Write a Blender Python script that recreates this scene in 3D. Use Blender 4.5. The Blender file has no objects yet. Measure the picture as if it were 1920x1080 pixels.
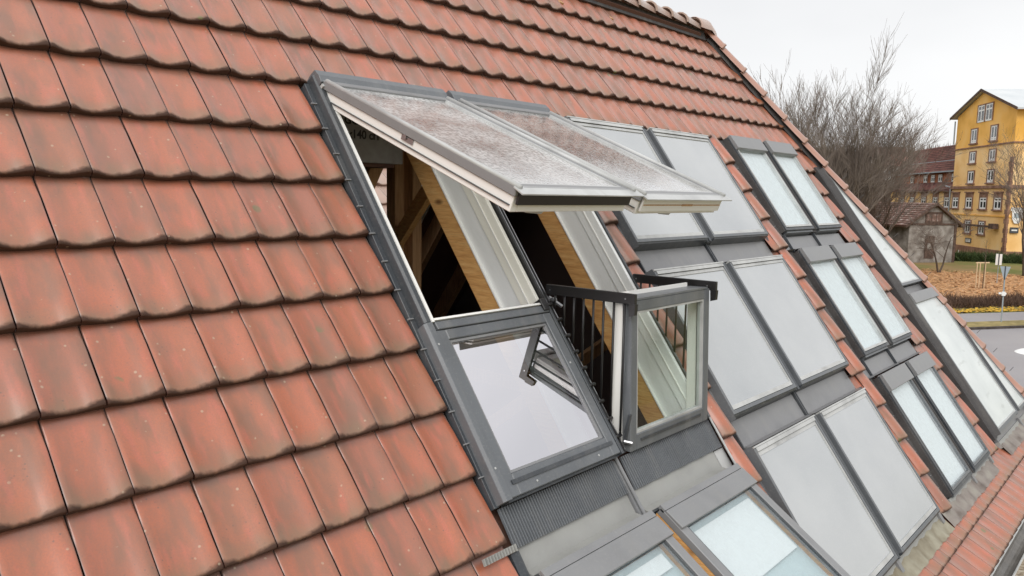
import bpy, bmesh, math, random
from mathutils import Matrix, Vector
from mathutils import noise as mnoise
S = bpy.context.scene
COL = S.collection
random.seed(7)

# ------------------------------------------------------------------ camera, world, sun, exposure
cam_d = bpy.data.cameras.new('camera'); cam = bpy.data.objects.new('camera', cam_d); COL.objects.link(cam)
Rw = ((0.66209, -0.74923, 0.01701), (-0.07901, -0.09235, -0.99259), (0.74524, 0.65584, -0.12034))
cam.matrix_world = Matrix(((Rw[0][0], -Rw[1][0], -Rw[2][0], -1.2465),
                           (Rw[0][1], -Rw[1][1], -Rw[2][1], -3.7061),
                           (Rw[0][2], -Rw[1][2], -Rw[2][2], -0.585), (0, 0, 0, 1)))
cam_d.sensor_width = 36.0; cam_d.lens = 1464.6 / 1920 * 36
cam_d.clip_start = 0.05; cam_d.clip_end = 3000
S.camera = cam
S.render.resolution_x = 1024; S.render.resolution_y = 576
S.view_settings.view_transform = 'Standard'; S.view_settings.look = 'None'
S.view_settings.exposure = 0.30; S.view_settings.gamma = 1.0
S.view_settings.use_curve_mapping = False

SUN_EL, SUN_AZ = math.radians(42), math.radians(240)      # overcast: very soft, from behind the camera
world = bpy.data.worlds.new("World"); S.world = world; world.use_nodes = True
nt = world.node_tree; nt.nodes.clear()
out = nt.nodes.new('ShaderNodeOutputWorld'); add = nt.nodes.new('ShaderNodeAddShader')
b1 = nt.nodes.new('ShaderNodeBackground'); sky = nt.nodes.new('ShaderNodeTexSky')
sky.sky_type = 'NISHITA'; sky.sun_disc = False; sky.sun_elevation = SUN_EL; sky.sun_rotation = SUN_AZ
hs = nt.nodes.new('ShaderNodeHueSaturation'); hs.inputs['Saturation'].default_value = 0.06
nt.links.new(sky.outputs[0], hs.inputs['Color']); nt.links.new(hs.outputs[0], b1.inputs['Color'])
b1.inputs['Strength'].default_value = 0.05
b2 = nt.nodes.new('ShaderNodeBackground')
tcw = nt.nodes.new('ShaderNodeTexCoord'); nzw = nt.nodes.new('ShaderNodeTexNoise')
mpw = nt.nodes.new('ShaderNodeMapping'); mpw.inputs['Scale'].default_value = (1, 1, 2.5)
nzw.inputs['Scale'].default_value = 1.6; nzw.inputs['Detail'].default_value = 4
rpw = nt.nodes.new('ShaderNodeValToRGB')
rpw.color_ramp.elements[0].position = .3; rpw.color_ramp.elements[0].color = (.46, .465, .475, 1)
rpw.color_ramp.elements[1].position = .72; rpw.color_ramp.elements[1].color = (.62, .62, .62, 1)
nt.links.new(tcw.outputs['Generated'], mpw.inputs[0]); nt.links.new(mpw.outputs[0], nzw.inputs['Vector'])
nt.links.new(nzw.outputs['Fac'], rpw.inputs[0]); nt.links.new(rpw.outputs[0], b2.inputs['Color'])
sxw = nt.nodes.new('ShaderNodeSeparateXYZ'); mrw = nt.nodes.new('ShaderNodeMapRange')      # overcast sky: brighter towards the zenith
mrw.inputs['To Min'].default_value = .69; mrw.inputs['To Max'].default_value = 1.65
nt.links.new(tcw.outputs['Generated'], sxw.inputs[0]); nt.links.new(sxw.outputs[2], mrw.inputs['Value']); nt.links.new(mrw.outputs[0], b2.inputs['Strength'])
nt.links.new(b1.outputs[0], add.inputs[0]); nt.links.new(b2.outputs[0], add.inputs[1]); nt.links.new(add.outputs[0], out.inputs[0])
sun_d = bpy.data.lights.new('sun', 'SUN'); sun = bpy.data.objects.new('sun', sun_d); COL.objects.link(sun)
sun_d.energy = 1.3; sun_d.angle = math.radians(35); sun_d.color = (1, .97, .93)
sdir = Vector((math.sin(SUN_AZ) * math.cos(SUN_EL), math.cos(SUN_AZ) * math.cos(SUN_EL), math.sin(SUN_EL)))
sun.rotation_euler = sdir.to_track_quat('Z', 'Y').to_euler()

# ------------------------------------------------------------------ materials
def mat(name, base=(.5, .5, .5), rough=.5, metal=0., spec=.5, **kw):
    m = bpy.data.materials.new(name); m.use_nodes = True
    b = m.node_tree.nodes['Principled BSDF']
    b.inputs['Base Color'].default_value = (*base, 1); b.inputs['Roughness'].default_value = rough
    b.inputs['Metallic'].default_value = metal; b.inputs['Specular IOR Level'].default_value = spec
    for k, v in kw.items(): b.inputs[k.replace('_', ' ')].default_value = v
    return m
def N(m, t, **kw):
    n = m.node_tree.nodes.new(t)
    for k, v in kw.items():
        if k.startswith('i_'): n.inputs[k[2:].replace('_', ' ')].default_value = v
        else: setattr(n, k, v)
    return n
def Lk(m, a, b): m.node_tree.links.new(a, b)
def bsdf(m): return m.node_tree.nodes['Principled BSDF']
def ramp(m, fac, stops):
    r = N(m, 'ShaderNodeValToRGB'); e = r.color_ramp.elements
    while len(e) < len(stops): e.new(.5)
    for el, (p, c) in zip(e, stops):
        el.position = p; el.color = (*c, 1) if len(c) == 3 else c
    Lk(m, fac, r.inputs[0]); return r.outputs[0]
def g(v): return (v, v, v)
def mixc(m, fac, a, b, mode='MIX'):
    x = N(m, 'ShaderNodeMix', data_type='RGBA', blend_type=mode)
    for i, v in ((0, fac), (6, a), (7, b)):
        if hasattr(v, 'links'): Lk(m, v, x.inputs[i])
        else: x.inputs[i].default_value = v if i == 0 else (*v, 1)
    return x.outputs[2]
def noise(m, scale, detail=4, vec=None, mapscale=None, rough=.55, kind='ShaderNodeTexNoise'):
    n = N(m, kind); n.inputs['Scale'].default_value = scale
    if 'Detail' in n.inputs: n.inputs['Detail'].default_value = detail
    if vec is None: vec = N(m, 'ShaderNodeNewGeometry').outputs['Position']
    if mapscale:
        mp = N(m, 'ShaderNodeMapping'); mp.inputs['Scale'].default_value = mapscale
        Lk(m, vec, mp.inputs[0]); vec = mp.outputs[0]
    Lk(m, vec, n.inputs['Vector']); return n
def bump(m, h, strength=.3, dist=.002, normal=None):
    b = N(m, 'ShaderNodeBump'); b.inputs['Strength'].default_value = strength; b.inputs['Distance'].default_value = dist
    Lk(m, h, b.inputs['Height'])
    if normal: Lk(m, normal, b.inputs['Normal'])
    return b.outputs[0]
def math_(m, op, a, b=None, clamp=False):
    x = N(m, 'ShaderNodeMath', operation=op, use_clamp=clamp)
    for i, v in ((0, a), (1, b)):
        if v is None: continue
        if hasattr(v, 'links'): Lk(m, v, x.inputs[i])
        else: x.inputs[i].default_value = v
    return x.outputs[0]

def clay(name, hue=(.0, .0, .0), bright=1., dull=0.):
    m = mat(name, rough=.5, spec=.5); B = bsdf(m)
    uv = N(m, 'ShaderNodeUVMap').outputs[0]; sep = N(m, 'ShaderNodeSeparateXYZ'); Lk(m, uv, sep.inputs[0])
    oi = N(m, 'ShaderNodeObjectInfo').outputs['Random']; at = N(m, 'ShaderNodeAttribute', attribute_name='rnd').outputs['Fac']
    rnd = math_(m, 'FRACT', math_(m, 'ADD', oi, at))
    rnd2 = math_(m, 'FRACT', math_(m, 'MULTIPLY', rnd, 37.7))
    pos = N(m, 'ShaderNodeNewGeometry').outputs['Position']
    a = (.42, .102, .034); b = (.33, .106, .044); c = (.17, .085, .043)
    base = ramp(m, rnd, [(0, b), (.3, (.41, .106, .038)), (.62, a), (.8, (.36, .092, .034)), (1, (.30, .102, .056))])
    # firing clouds running down the tile
    off = N(m, 'ShaderNodeCombineXYZ'); Lk(m, math_(m, 'MULTIPLY', rnd, 40.), off.inputs[2])
    va = N(m, 'ShaderNodeVectorMath', operation='ADD'); Lk(m, uv, va.inputs[0]); Lk(m, off.outputs[0], va.inputs[1])
    cl = noise(m, 2.0, 3, va.outputs[0], (1.3, .75, 1))
    f = ramp(m, cl.outputs[0], [(.44, g(0)), (.66, g(1))])
    col = mixc(m, math_(m, 'MULTIPLY', f, .62), base, c)
    cl2 = noise(m, 3.2, 2, va.outputs[0], (1.6, .6, 3))
    col = mixc(m, math_(m, 'MULTIPLY', ramp(m, cl2.outputs[0], [(.55, g(0)), (.72, g(1))]), .5), col, (.52, .115, .06))
    gr = noise(m, 160, 3, pos)
    col = mixc(m, math_(m, 'MULTIPLY', ramp(m, gr.outputs[0], [(.35, g(1)), (.62, g(0))]), .28), col, (.20, .08, .05))
    # brown-green weathering towards the front lip
    nz = noise(m, 14, 4, pos)
    yy = math_(m, 'ADD', sep.outputs[1], math_(m, 'MULTIPLY', math_(m, 'SUBTRACT', nz.outputs[0], .5), .34))
    mossf = ramp(m, yy, [(.02, g(1)), (.26, g(0))])
    col = mixc(m, math_(m, 'MULTIPLY', mossf, .62), col, (.20, .125, .062))
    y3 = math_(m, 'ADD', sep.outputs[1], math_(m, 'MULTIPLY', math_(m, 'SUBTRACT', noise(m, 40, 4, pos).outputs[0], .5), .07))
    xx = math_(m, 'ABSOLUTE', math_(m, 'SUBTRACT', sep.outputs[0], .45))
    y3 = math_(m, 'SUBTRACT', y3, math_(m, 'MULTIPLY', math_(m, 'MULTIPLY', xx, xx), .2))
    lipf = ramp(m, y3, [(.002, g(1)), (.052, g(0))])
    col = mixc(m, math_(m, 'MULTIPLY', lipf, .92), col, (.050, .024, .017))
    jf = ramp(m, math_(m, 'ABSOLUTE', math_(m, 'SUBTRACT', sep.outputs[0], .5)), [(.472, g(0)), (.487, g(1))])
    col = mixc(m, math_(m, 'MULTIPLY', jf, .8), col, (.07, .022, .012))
    # noisy darker brown band just under the tile above
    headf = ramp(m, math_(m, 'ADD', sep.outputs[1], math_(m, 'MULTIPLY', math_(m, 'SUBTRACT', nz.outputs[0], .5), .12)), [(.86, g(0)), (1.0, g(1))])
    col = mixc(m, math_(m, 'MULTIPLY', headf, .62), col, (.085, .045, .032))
    # lichen specks and blotches
    vo = noise(m, 26, 0, pos, kind='ShaderNodeTexVoronoi')
    sp = math_(m, 'MULTIPLY', ramp(m, vo.outputs['Distance'], [(.10, g(1)), (.17, g(0))]), ramp(m, N(m, 'ShaderNodeSeparateColor').outputs[0] if False else noise(m, 26.1, 0, pos).outputs[0], [(.60, g(0)), (.66, g(1))]))
    col = mixc(m, math_(m, 'MULTIPLY', sp, .5), col, (.50, .40, .28))
    vo2 = noise(m, 48, 0, pos, kind='ShaderNodeTexVoronoi')
    sp2 = math_(m, 'MULTIPLY', ramp(m, vo2.outputs['Distance'], [(.10, g(1)), (.2, g(0))]), ramp(m, noise(m, 9, 2, pos).outputs[0], [(.52, g(0)), (.66, g(1))]))
    col = mixc(m, math_(m, 'MULTIPLY', sp2, .7), col, (.12, .06, .035))
    vo3 = noise(m, 5.5, 0, pos, kind='ShaderNodeTexVoronoi')
    sp3 = math_(m, 'MULTIPLY', ramp(m, math_(m, 'ADD', vo3.outputs['Distance'], math_(m, 'MULTIPLY', nz.outputs[0], .05)), [(.13, g(1)), (.17, g(0))]), ramp(m, noise(m, 3.1, 0, pos).outputs[0], [(.6, g(0)), (.64, g(1))]))
    col = mixc(m, math_(m, 'MULTIPLY', sp3, .85), col, (.13, .12, .035))
    if dull: col = mixc(m, dull, col, hue)
    Lk(m, col, B.inputs['Base Color'])
    rr = ramp(m, cl.outputs[0], [(.3, g(.5)), (.7, g(.62))]); Lk(m, mixc(m, lipf, rr, g(.85)), B.inputs['Roughness'])
    bm_ = math_(m, 'ADD', math_(m, 'MULTIPLY', gr.outputs[0], .5), math_(m, 'MULTIPLY', noise(m, 35, 5, pos).outputs[0], 1.0))
    Lk(m, bump(m, bm_, .35, .003), B.inputs['Normal'])
    nl = math_(m, 'SUBTRACT', 1., lipf); Lk(m, nl, B.inputs['Coat Weight']); Lk(m, math_(m, 'MULTIPLY', nl, .2), B.inputs['Sheen Weight']); B.inputs['Coat Roughness'].default_value = .33; B.inputs['Coat IOR'].default_value = 1.62
    B.inputs['Sheen Roughness'].default_value = .45; B.inputs['Sheen Tint'].default_value = (1, .90, .85, 1)
    return m
M = {}
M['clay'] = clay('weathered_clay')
M['ridge_clay'] = clay('ridge_clay', (.44, .33, .27), dull=.75)
M['hip_clay'] = clay('hip_clay', (.36, .20, .14), dull=.6)
M['pale_clay'] = clay('pale_clay', (.50, .36, .28), dull=.75)
def metal_paint(name, c, rough=.42, var=.12):
    m = mat(name, c, rough, spec=.45); B = bsdf(m)
    n = noise(m, 5, 5); n2 = noise(m, 90, 2)
    d = tuple(x * (1 - var * 2.2) for x in c); e = tuple(min(1, x * (1 + var)) for x in c)
    col = ramp(m, n.outputs[0], [(.3, d), (.5, c), (.7, e)])
    col = mixc(m, math_(m, 'MULTIPLY', ramp(m, n2.outputs[0], [(.55, g(0)), (.75, g(1))]), .12), col, (.4, .38, .35))
    sk = noise(m, 1.0, 5, None, (16, 1.2, 1.2)); ds = noise(m, 1.7, 4)
    sf = math_(m, 'MULTIPLY', ramp(m, sk.outputs[0], [(.46, g(0)), (.68, g(1))]), ramp(m, ds.outputs[0], [(.4, g(.15)), (.65, g(1))]))
    col = mixc(m, math_(m, 'MULTIPLY', sf, .30), col, (.27, .26, .24))
    Lk(m, col, B.inputs['Base Color'])
    Lk(m, ramp(m, n.outputs[0], [(.3, g(rough * .85)), (.7, g(rough * 1.3))]), B.inputs['Roughness'])
    return m
M['anthracite'] = metal_paint('anthracite_paint', (.050, .056, .064), .36)
M['grey'] = metal_paint('grey_paint', (.125, .134, .146), .34, .06)
M['midgrey'] = metal_paint('mid_grey_paint', (.22, .222, .228), .36, .05)
M['alu'] = metal_paint('light_alu', (.46, .465, .46), .32)
M['sheet'] = metal_paint('sheet_metal', (.20, .20, .205), .34, .07)
M['lead'] = metal_paint('dull_lead', (.30, .30, .285), .5, .07)
M['darkflash'] = metal_paint('dark_flashing', (.050, .046, .046), .6)
M['black'] = mat('black_rail', (.018, .017, .018), .38)
M['white'] = mat('white_lacquer', (.84, .83, .80), .4)
M['cream'] = mat('cream_lacquer', (.86, .84, .76), .45)
M['lining'] = mat('white_lining', (.86, .87, .86), .55)
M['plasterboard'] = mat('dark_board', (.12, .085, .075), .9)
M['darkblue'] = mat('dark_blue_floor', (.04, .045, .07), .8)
M['steel'] = mat('steel', (.40, .40, .41), .42, 1.)
M['deck'] = mat('underlay', (.12, .06, .042), .9)
m = M['wood'] = mat('pine', rough=.55); P_ = N(m, 'ShaderNodeTexCoord').outputs['Object']
wn = noise(m, 6, 4, P_, (9, 1, 9)); wn2 = noise(m, 22, 3, P_, (14, .6, 14))
wc = ramp(m, wn.outputs[0], [(.3, (.62, .30, .10)), (.5, (.76, .42, .155)), (.7, (.82, .52, .22))])
wc = mixc(m, math_(m, 'MULTIPLY', ramp(m, wn2.outputs[0], [(.5, g(0)), (.62, g(1))]), .4), wc, (.40, .16, .05))
kn = noise(m, 2.6, 0, P_, (2.2, 1, 2.2), kind='ShaderNodeTexVoronoi')
wc = mixc(m, ramp(m, kn.outputs['Distance'], [(.05, g(.9)), (.13, g(0))]), wc, (.16, .06, .02))
Lk(m, wc, bsdf(m).inputs['Base Color'])
m = M['darkwood'] = mat('old_wood', rough=.75); wn = noise(m, 6, 4, N(m, 'ShaderNodeTexCoord').outputs['Object'], (9, 9, 1))
Lk(m, ramp(m, wn.outputs[0], [(.3, (.42, .22, .10)), (.7, (.60, .36, .18))]), bsdf(m).inputs['Base Color'])

def glass(name, tint=(.8, .88, .86), refl=.25, rcol=(1, 1, 1), rough=.02, wet=0., wetcol=(.8, .8, .8), wscale=60, edge=.75, fmax=1., wlow=.05):
    """pane: see-through tinted body + coated mirror layer + optional film of droplets"""
    m = bpy.data.materials.new(name); m.use_nodes = True; t = m.node_tree; t.nodes.clear()
    o = t.nodes.new('ShaderNodeOutputMaterial')
    tr = N(m, 'ShaderNodeBsdfTransparent'); tr.inputs[0].default_value = (*[x ** .5 for x in tint], 1)
    gl = N(m, 'ShaderNodeBsdfGlossy'); gl.inputs[0].default_value = (*rcol, 1); gl.inputs['Roughness'].default_value = rough
    lw = N(m, 'ShaderNodeLayerWeight'); lw.inputs['Blend'].default_value = .5
    fr = N(m, 'ShaderNodeFresnel'); fr.inputs['IOR'].default_value = 1.5
    fac = N(m, 'ShaderNodeMapRange'); fac.inputs['To Min'].default_value = refl; fac.inputs['To Max'].default_value = edge
    fac.inputs['From Min'].default_value = .04; fac.inputs['From Max'].default_value = fmax
    Lk(m, fr.outputs[0], fac.inputs['Value'])
    bk = math_(m, 'SUBTRACT', 1., N(m, 'ShaderNodeNewGeometry').outputs['Backfacing'])      # coating on the outer face only
    mx = N(m, 'ShaderNodeMixShader'); Lk(m, math_(m, 'MULTIPLY', fac.outputs[0], bk), mx.inputs[0]); Lk(m, tr.outputs[0], mx.inputs[1]); Lk(m, gl.outputs[0], mx.inputs[2])
    last = mx.outputs[0]
    if wet:
        P = N(m, 'ShaderNodeTexCoord').outputs['Object']
        vo = noise(m, wscale * 2.5, 0, P, kind='ShaderNodeTexVoronoi'); v2 = noise(m, wscale, 4, P)
        nb = bump(m, math_(m, 'ADD', vo.outputs['Distance'], v2.outputs[0]), .18, .0015); Lk(m, nb, gl.inputs['Normal'])
        df = N(m, 'ShaderNodeBsdfDiffuse'); df.inputs[0].default_value = (*wetcol, 1)
        tl = N(m, 'ShaderNodeBsdfTranslucent'); tl.inputs[0].default_value = (*wetcol, 1)
        ms = N(m, 'ShaderNodeMixShader', ); ms.inputs[0].default_value = .5; Lk(m, df.outputs[0], ms.inputs[1]); Lk(m, tl.outputs[0], ms.inputs[2])
        big = noise(m, 3.5, 3, P); fine = noise(m, wscale * 1.3, 3, P)
        f = math_(m, 'MULTIPLY', ramp(m, big.outputs[0], [(.3, g(.35)), (.6, g(1))]), ramp(m, fine.outputs[0], [(.42, g(wlow)), (.56, g(1))]))
        f = math_(m, 'MULTIPLY', math_(m, 'MULTIPLY', f, wet), bk)
        m2 = N(m, 'ShaderNodeMixShader'); Lk(m, f, m2.inputs[0]); Lk(m, last, m2.inputs[1]); Lk(m, ms.outputs[0], m2.inputs[2]); last = m2.outputs[0]
    Lk(m, last, o.inputs['Surface']); return m
M['glass_low'] = glass('coated_glass', (.78, .86, .82), .70, (.97, .955, 1.0), .012, edge=.9)
M['glass_bal'] = glass('balcony_glass', (.90, .96, .92), .05, (1, 1, 1), .01, edge=.7)
M['glass_wet'] = glass('rain_wet_glass', (.85, .86, .85), .10, (1, 1, 1), .05, wet=.85, wetcol=(.9, .9, .9), wscale=38, wlow=.5, edge=.88, fmax=.16)
M['glass_wet2'] = glass('rain_streaked_glass', (.82, .82, .82), .10, (1, 1, 1), .06, wet=.5, wlow=.3, wetcol=(.85, .845, .83), wscale=34, edge=.85, fmax=.16)
M['glass_blue'] = glass('blue_tinted_glass', (.95, .985, .99), .14, (.97, 1, 1), .02, edge=.88, wet=.08, wetcol=(.78, .80, .81), wscale=14)
M['blind'] = mat('white_blind', (.66, .69, .70), .8)
M['blind_dim'] = mat('grey_blind', (.43, .52, .54), .8)
m = M['collector'] = mat('frosted_solar_glass', (.3, .3, .3), .24, spec=.8, IOR=1.6, Coat_Weight=1., Coat_Roughness=.16, Coat_IOR=2.1); nn = noise(m, 1.1, 5, None, (1, 1.6, 1)); fn = noise(m, 130, 3)
c_ = ramp(m, nn.outputs[0], [(.3, (.30, .32, .335)), (.7, (.405, .42, .43))])
c_ = mixc(m, math_(m, 'MULTIPLY', ramp(m, fn.outputs[0], [(.56, g(0)), (.7, g(1))]), .22), c_, (.5, .5, .5))
Lk(m, c_, bsdf(m).inputs['Base Color']); Lk(m, bump(m, fn.outputs[0], .12, .001), bsdf(m).inputs['Normal'])
m = M['paleglass'] = mat('pale_screen_glass', (.60, .64, .64), .22, spec=.9); nn = noise(m, 2.5, 4)
c_ = ramp(m, nn.outputs[0], [(.3, (.55, .59, .59)), (.7, (.66, .70, .69))]); st = noise(m, 3, 3, None, (1, 7, 1))
c_ = mixc(m, math_(m, 'MULTIPLY', ramp(m, st.outputs[0], [(.62, g(0)), (.7, g(1))]), .3), c_, (.3, .31, .3)); Lk(m, c_, bsdf(m).inputs['Base Color'])
m = M['card'] = mat('cardboard', rough=.8); n_ = noise(m, 20, 4); Lk(m, ramp(m, n_.outputs[0], [(.3, (.30, .28, .27)), (.7, (.38, .36, .35))]), bsdf(m).inputs['Base Color'])
M['ink'] = mat('black_print', (.05, .045, .045), .8)
# far things
def mottled(name, stops, scale=.5, detail=5, rough=.85, bumpd=0., mapscale=None):
    m = mat(name, rough=rough, spec=.25); n = noise(m, scale, detail, None, mapscale); Lk(m, ramp(m, n.outputs[0], stops), bsdf(m).inputs['Base Color'])
    if bumpd: Lk(m, bump(m, noise(m, scale * 12, 4).outputs[0], .5, bumpd), bsdf(m).inputs['Normal'])
    return m
M['ochre'] = mottled('ochre_render', [(.32, (.78, .42, .09)), (.5, (.92, .51, .13)), (.68, (.93, .56, .19))], .35, 6)
M['ochre_light'] = mottled('light_ochre_render', [(.32, (.84, .50, .18)), (.5, (.94, .61, .27)), (.68, (.94, .67, .36))], .35, 6)
M['sandstone'] = mottled('brown_sandstone', [(.35, (.20, .105, .07)), (.65, (.34, .20, .14))], 1.5, 6)
M['rooftile_far'] = mottled('dark_red_tiles', [(.35, (.085, .032, .028)), (.65, (.19, .075, .060))], 1.2, 6)
M['rooftile_mixed'] = mottled('mottled_red_tiles', [(.38, (.11, .08, .065)), (.55, (.21, .125, .10)), (.66, (.34, .28, .25))], 2.0, 6)
M['far_red'] = mottled('faded_red_tiles', [(.3, (.30, .14, .11)), (.7, (.42, .21, .17))], .8)
M['metalroof'] = mottled('pale_metal_roof', [(.3, (.50, .53, .55)), (.7, (.60, .62, .63))], .4)
M['brick'] = mottled('brick_render', [(.35, (.30, .10, .05)), (.65, (.44, .17, .08))], 1.5, 6)
M['shedwall'] = mottled('patchy_plaster', [(.3, (.12, .095, .08)), (.5, (.26, .23, .205)), (.7, (.38, .35, .32))], 1.3, 8)
M['shedwood'] = mottled('dark_boards', [(.3, (.07, .045, .035)), (.7, (.14, .09, .07))], 3, 5)
M['winwhite'] = mat('white_window', (.85, .85, .83), .5)
M['winglass'] = mat('dark_window_glass', (.03, .035, .04), .08, spec=1.)
M['bark'] = mottled('grey_brown_bark', [(.3, (.055, .040, .030)), (.7, (.115, .088, .068))], 2, 5)
M['twig'] = mottled('brown_twigs', [(.3, (.12, .095, .078)), (.7, (.22, .18, .15))], .6, 4)
M['twig_red'] = mottled('red_brown_twigs', [(.3, (.075, .045, .032)), (.7, (.14, .085, .058))], .3, 4)
M['asphalt'] = mottled('wet_asphalt', [(.3, (.24, .225, .235)), (.7, (.30, .285, .29))], .25, 6, rough=.55)
M['kerb'] = mottled('dark_kerb', [(.3, (.04, .032, .028)), (.7, (.10, .08, .07))], 3, 4)
m = M['grass'] = mat('autumn_lawn', rough=.95, spec=.1); n1 = noise(m, .22, 6); n2 = noise(m, 3.5, 6)
c_ = ramp(m, n1.outputs[0], [(.3, (.10, .14, .035)), (.5, (.17, .17, .055)), (.66, (.26, .18, .085))])
c_ = mixc(m, math_(m, 'MULTIPLY', ramp(m, n2.outputs[0], [(.45, g(0)), (.6, g(1))]), .4), c_, (.25, .16, .09)); Lk(m, c_, bsdf(m).inputs['Base Color'])
M['leaves'] = mottled('fallen_leaves', [(.3, (.30, .17, .08)), (.5, (.54, .28, .12)), (.7, (.62, .38, .20))], 4, 6)
M['leafbed'] = mottled('leaf_litter', [(.3, (.28, .19, .09)), (.5, (.50, .27, .13)), (.7, (.60, .38, .22))], 2.2, 7)
M['yellowleaf'] = mottled('yellow_leaves', [(.3, (.45, .26, .03)), (.7, (.70, .45, .06))], 4, 4)
M['hedge'] = mottled('dark_green_hedge', [(.3, (.03, .05, .018)), (.7, (.08, .11, .035))], 3, 5)
M['stake'] = mat('pale_wood_stake', (.62, .46, .29), .7)
M['galv'] = mat('galvanised_back', (.40, .46, .50), .4, .6)
M['whitepaint'] = mat('white_paint', (.80, .80, .78), .5)
M['gravel'] = mottled('gravel', [(.3, (.10, .075, .05)), (.5, (.25, .20, .14)), (.7, (.40, .35, .28))], 14, 6, bumpd=.02)

# ------------------------------------------------------------------ mesh builder
PITCH = 0.94278; cp, sp_ = math.cos(PITCH), math.sin(PITCH)
# roof coordinates: u along the ridge, v down the slope, n out of the slope
RF = Matrix(((1, 0, 0, 0), (0, -cp, -sp_, 0), (0, -sp_, cp, 0), (0, 0, 0, 1)))
ID = Matrix.Identity(4)
class MB:
    def __init__(s, T=ID): s.T = T; s.v = []; s.f = []; s.m = []; s.mi = 0
    def add(s, vs, fs):
        k = len(s.v); s.v += [tuple(s.T @ Vector(p)) for p in vs]; s.f += [tuple(i + k for i in f) for f in fs]; s.m += [s.mi] * len(fs); return s
    def box(s, x0, x1, y0, y1, z0, z1):
        return s.add([(x, y, z) for x in (x0, x1) for y in (y0, y1) for z in (z0, z1)],
                     [(0, 1, 3, 2), (4, 6, 7, 5), (0, 4, 5, 1), (2, 3, 7, 6), (0, 2, 6, 4), (1, 5, 7, 3)])
    def prism(s, poly, a0, a1, axis=0):
        """poly: list of 2D points extruded along an axis (0: x, poly=(y,z); 1: y, poly=(x,z); 2: z, poly=(x,y))"""
        def P(p, a): return (a, p[0], p[1]) if axis == 0 else (p[0], a, p[1]) if axis == 1 else (p[0], p[1], a)
        n = len(poly)
        return s.add([P(p, a0) for p in poly] + [P(p, a1) for p in poly],
                     [tuple(range(n)), tuple(range(2 * n - 1, n - 1, -1))] + [(i, (i + 1) % n, n + (i + 1) % n, n + i) for i in range(n)])
    def tube(s, pts, r, k=8, cap=True):
        pts = [Vector(p) for p in pts]; rs = r if isinstance(r, (list, tuple)) else [r] * len(pts); vs = []; fs = []
        for i, p in enumerate(pts):
            d = (pts[min(i + 1, len(pts) - 1)] - pts[max(i - 1, 0)]).normalized()
            a = d.orthogonal().normalized(); 
            if i and a.dot(pa) < .2: a = (pa - d * pa.dot(d)).normalized()
            pa = a; b = d.cross(a)
            vs += [tuple(p + (a * math.cos(t) + b * math.sin(t)) * rs[i]) for t in (2 * math.pi * j / k for j in range(k))]
            if i: fs += [((i - 1) * k + j, (i - 1) * k + (j + 1) % k, i * k + (j + 1) % k, i * k + j) for j in range(k)]
        if cap: fs += [tuple(range(k - 1, -1, -1)), tuple(range((len(pts) - 1) * k, len(pts) * k))]
        return s.add(vs, fs)
    def bar(s, p0, p1, w, h, up=(0, 0, 1)):
        p0, p1 = Vector(p0), Vector(p1); d = (p1 - p0).normalized(); x = d.cross(Vector(up)).normalized(); z = x.cross(d)
        vs = [tuple(p + x * a * w / 2 + z * b * h / 2) for p in (p0, p1) for a, b in ((-1, -1), (1, -1), (1, 1), (-1, 1))]
        return s.add(vs, [(3, 2, 1, 0), (4, 5, 6, 7)] + [(i, (i + 1) % 4, 4 + (i + 1) % 4, 4 + i) for i in range(4)])
    def build(s, name, mats, parent=None, bevel=0., smooth=False, recalc=True, rnd=None, uv=None):
        if not isinstance(mats, (list, tuple)): mats = [mats]
        lo = [min(p[i] for p in s.v) for i in range(3)]; hi = [max(p[i] for p in s.v) for i in range(3)]
        o0 = Vector([(a + b) / 2 for a, b in zip(lo, hi)]); o0.z = lo[2]
        me = bpy.data.meshes.new(name); me.from_pydata([tuple(Vector(p) - o0) for p in s.v], [], s.f)
        for mm in mats: me.materials.append(mm)
        if len(mats) > 1: me.polygons.foreach_set('material_index', s.m)
        if uv:
            ul = me.uv_layers.new(name='UVMap')
            for l in me.loops: ul.data[l.index].uv = uv[l.vertex_index]
        if rnd:
            at = me.attributes.new('rnd', 'FLOAT', 'POINT'); at.data.foreach_set('value', rnd)
        if recalc:
            bm = bmesh.new(); bm.from_mesh(me); bmesh.ops.recalc_face_normals(bm, faces=bm.faces); bm.to_mesh(me); bm.free()
        if smooth: me.polygons.foreach_set('use_smooth', [True] * len(me.polygons))
        o = bpy.data.objects.new(name, me); COL.objects.link(o); place(o, o0, parent)
        if bevel:
            b = o.modifiers.new('bevel', 'BEVEL'); b.width = bevel; b.segments = 1; b.limit_method = 'ANGLE'
        return o
WP = {}
def place(o, w, parent=None):
    w = Vector(w); WP[o] = w
    if parent: o.parent = parent; o.location = w - WP[parent]
    else: o.location = w
def thing(name, loc, label, cat, group=None):
    o = bpy.data.objects.new(name, None); o.empty_display_size = .2; COL.objects.link(o); place(o, loc); return tag(o, label, cat, group)
def tag(o, label, cat, group=None):
    o['label'] = label; o['category'] = cat
    if group: o['group'] = group
    return o
def struct(o): o['kind'] = 'structure'; return o

# ================================================================== THE ROOF BUILDING
GZ = -7.2
RIDGE_V, KINK_V = -1.70, 3.93
def hip_u(v): return 7.71 + .492 * (v + 1.34)
house = thing('tiled_roof_house', (4, 1, GZ), 'steep red clay tiled roof in the foreground with rows of roof windows and solar panels', 'house')
def rbox(mb, u0, u1, v0, v1, n0, n1): return mb.box(u0, u1, v0, v1, n0, n1)

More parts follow.
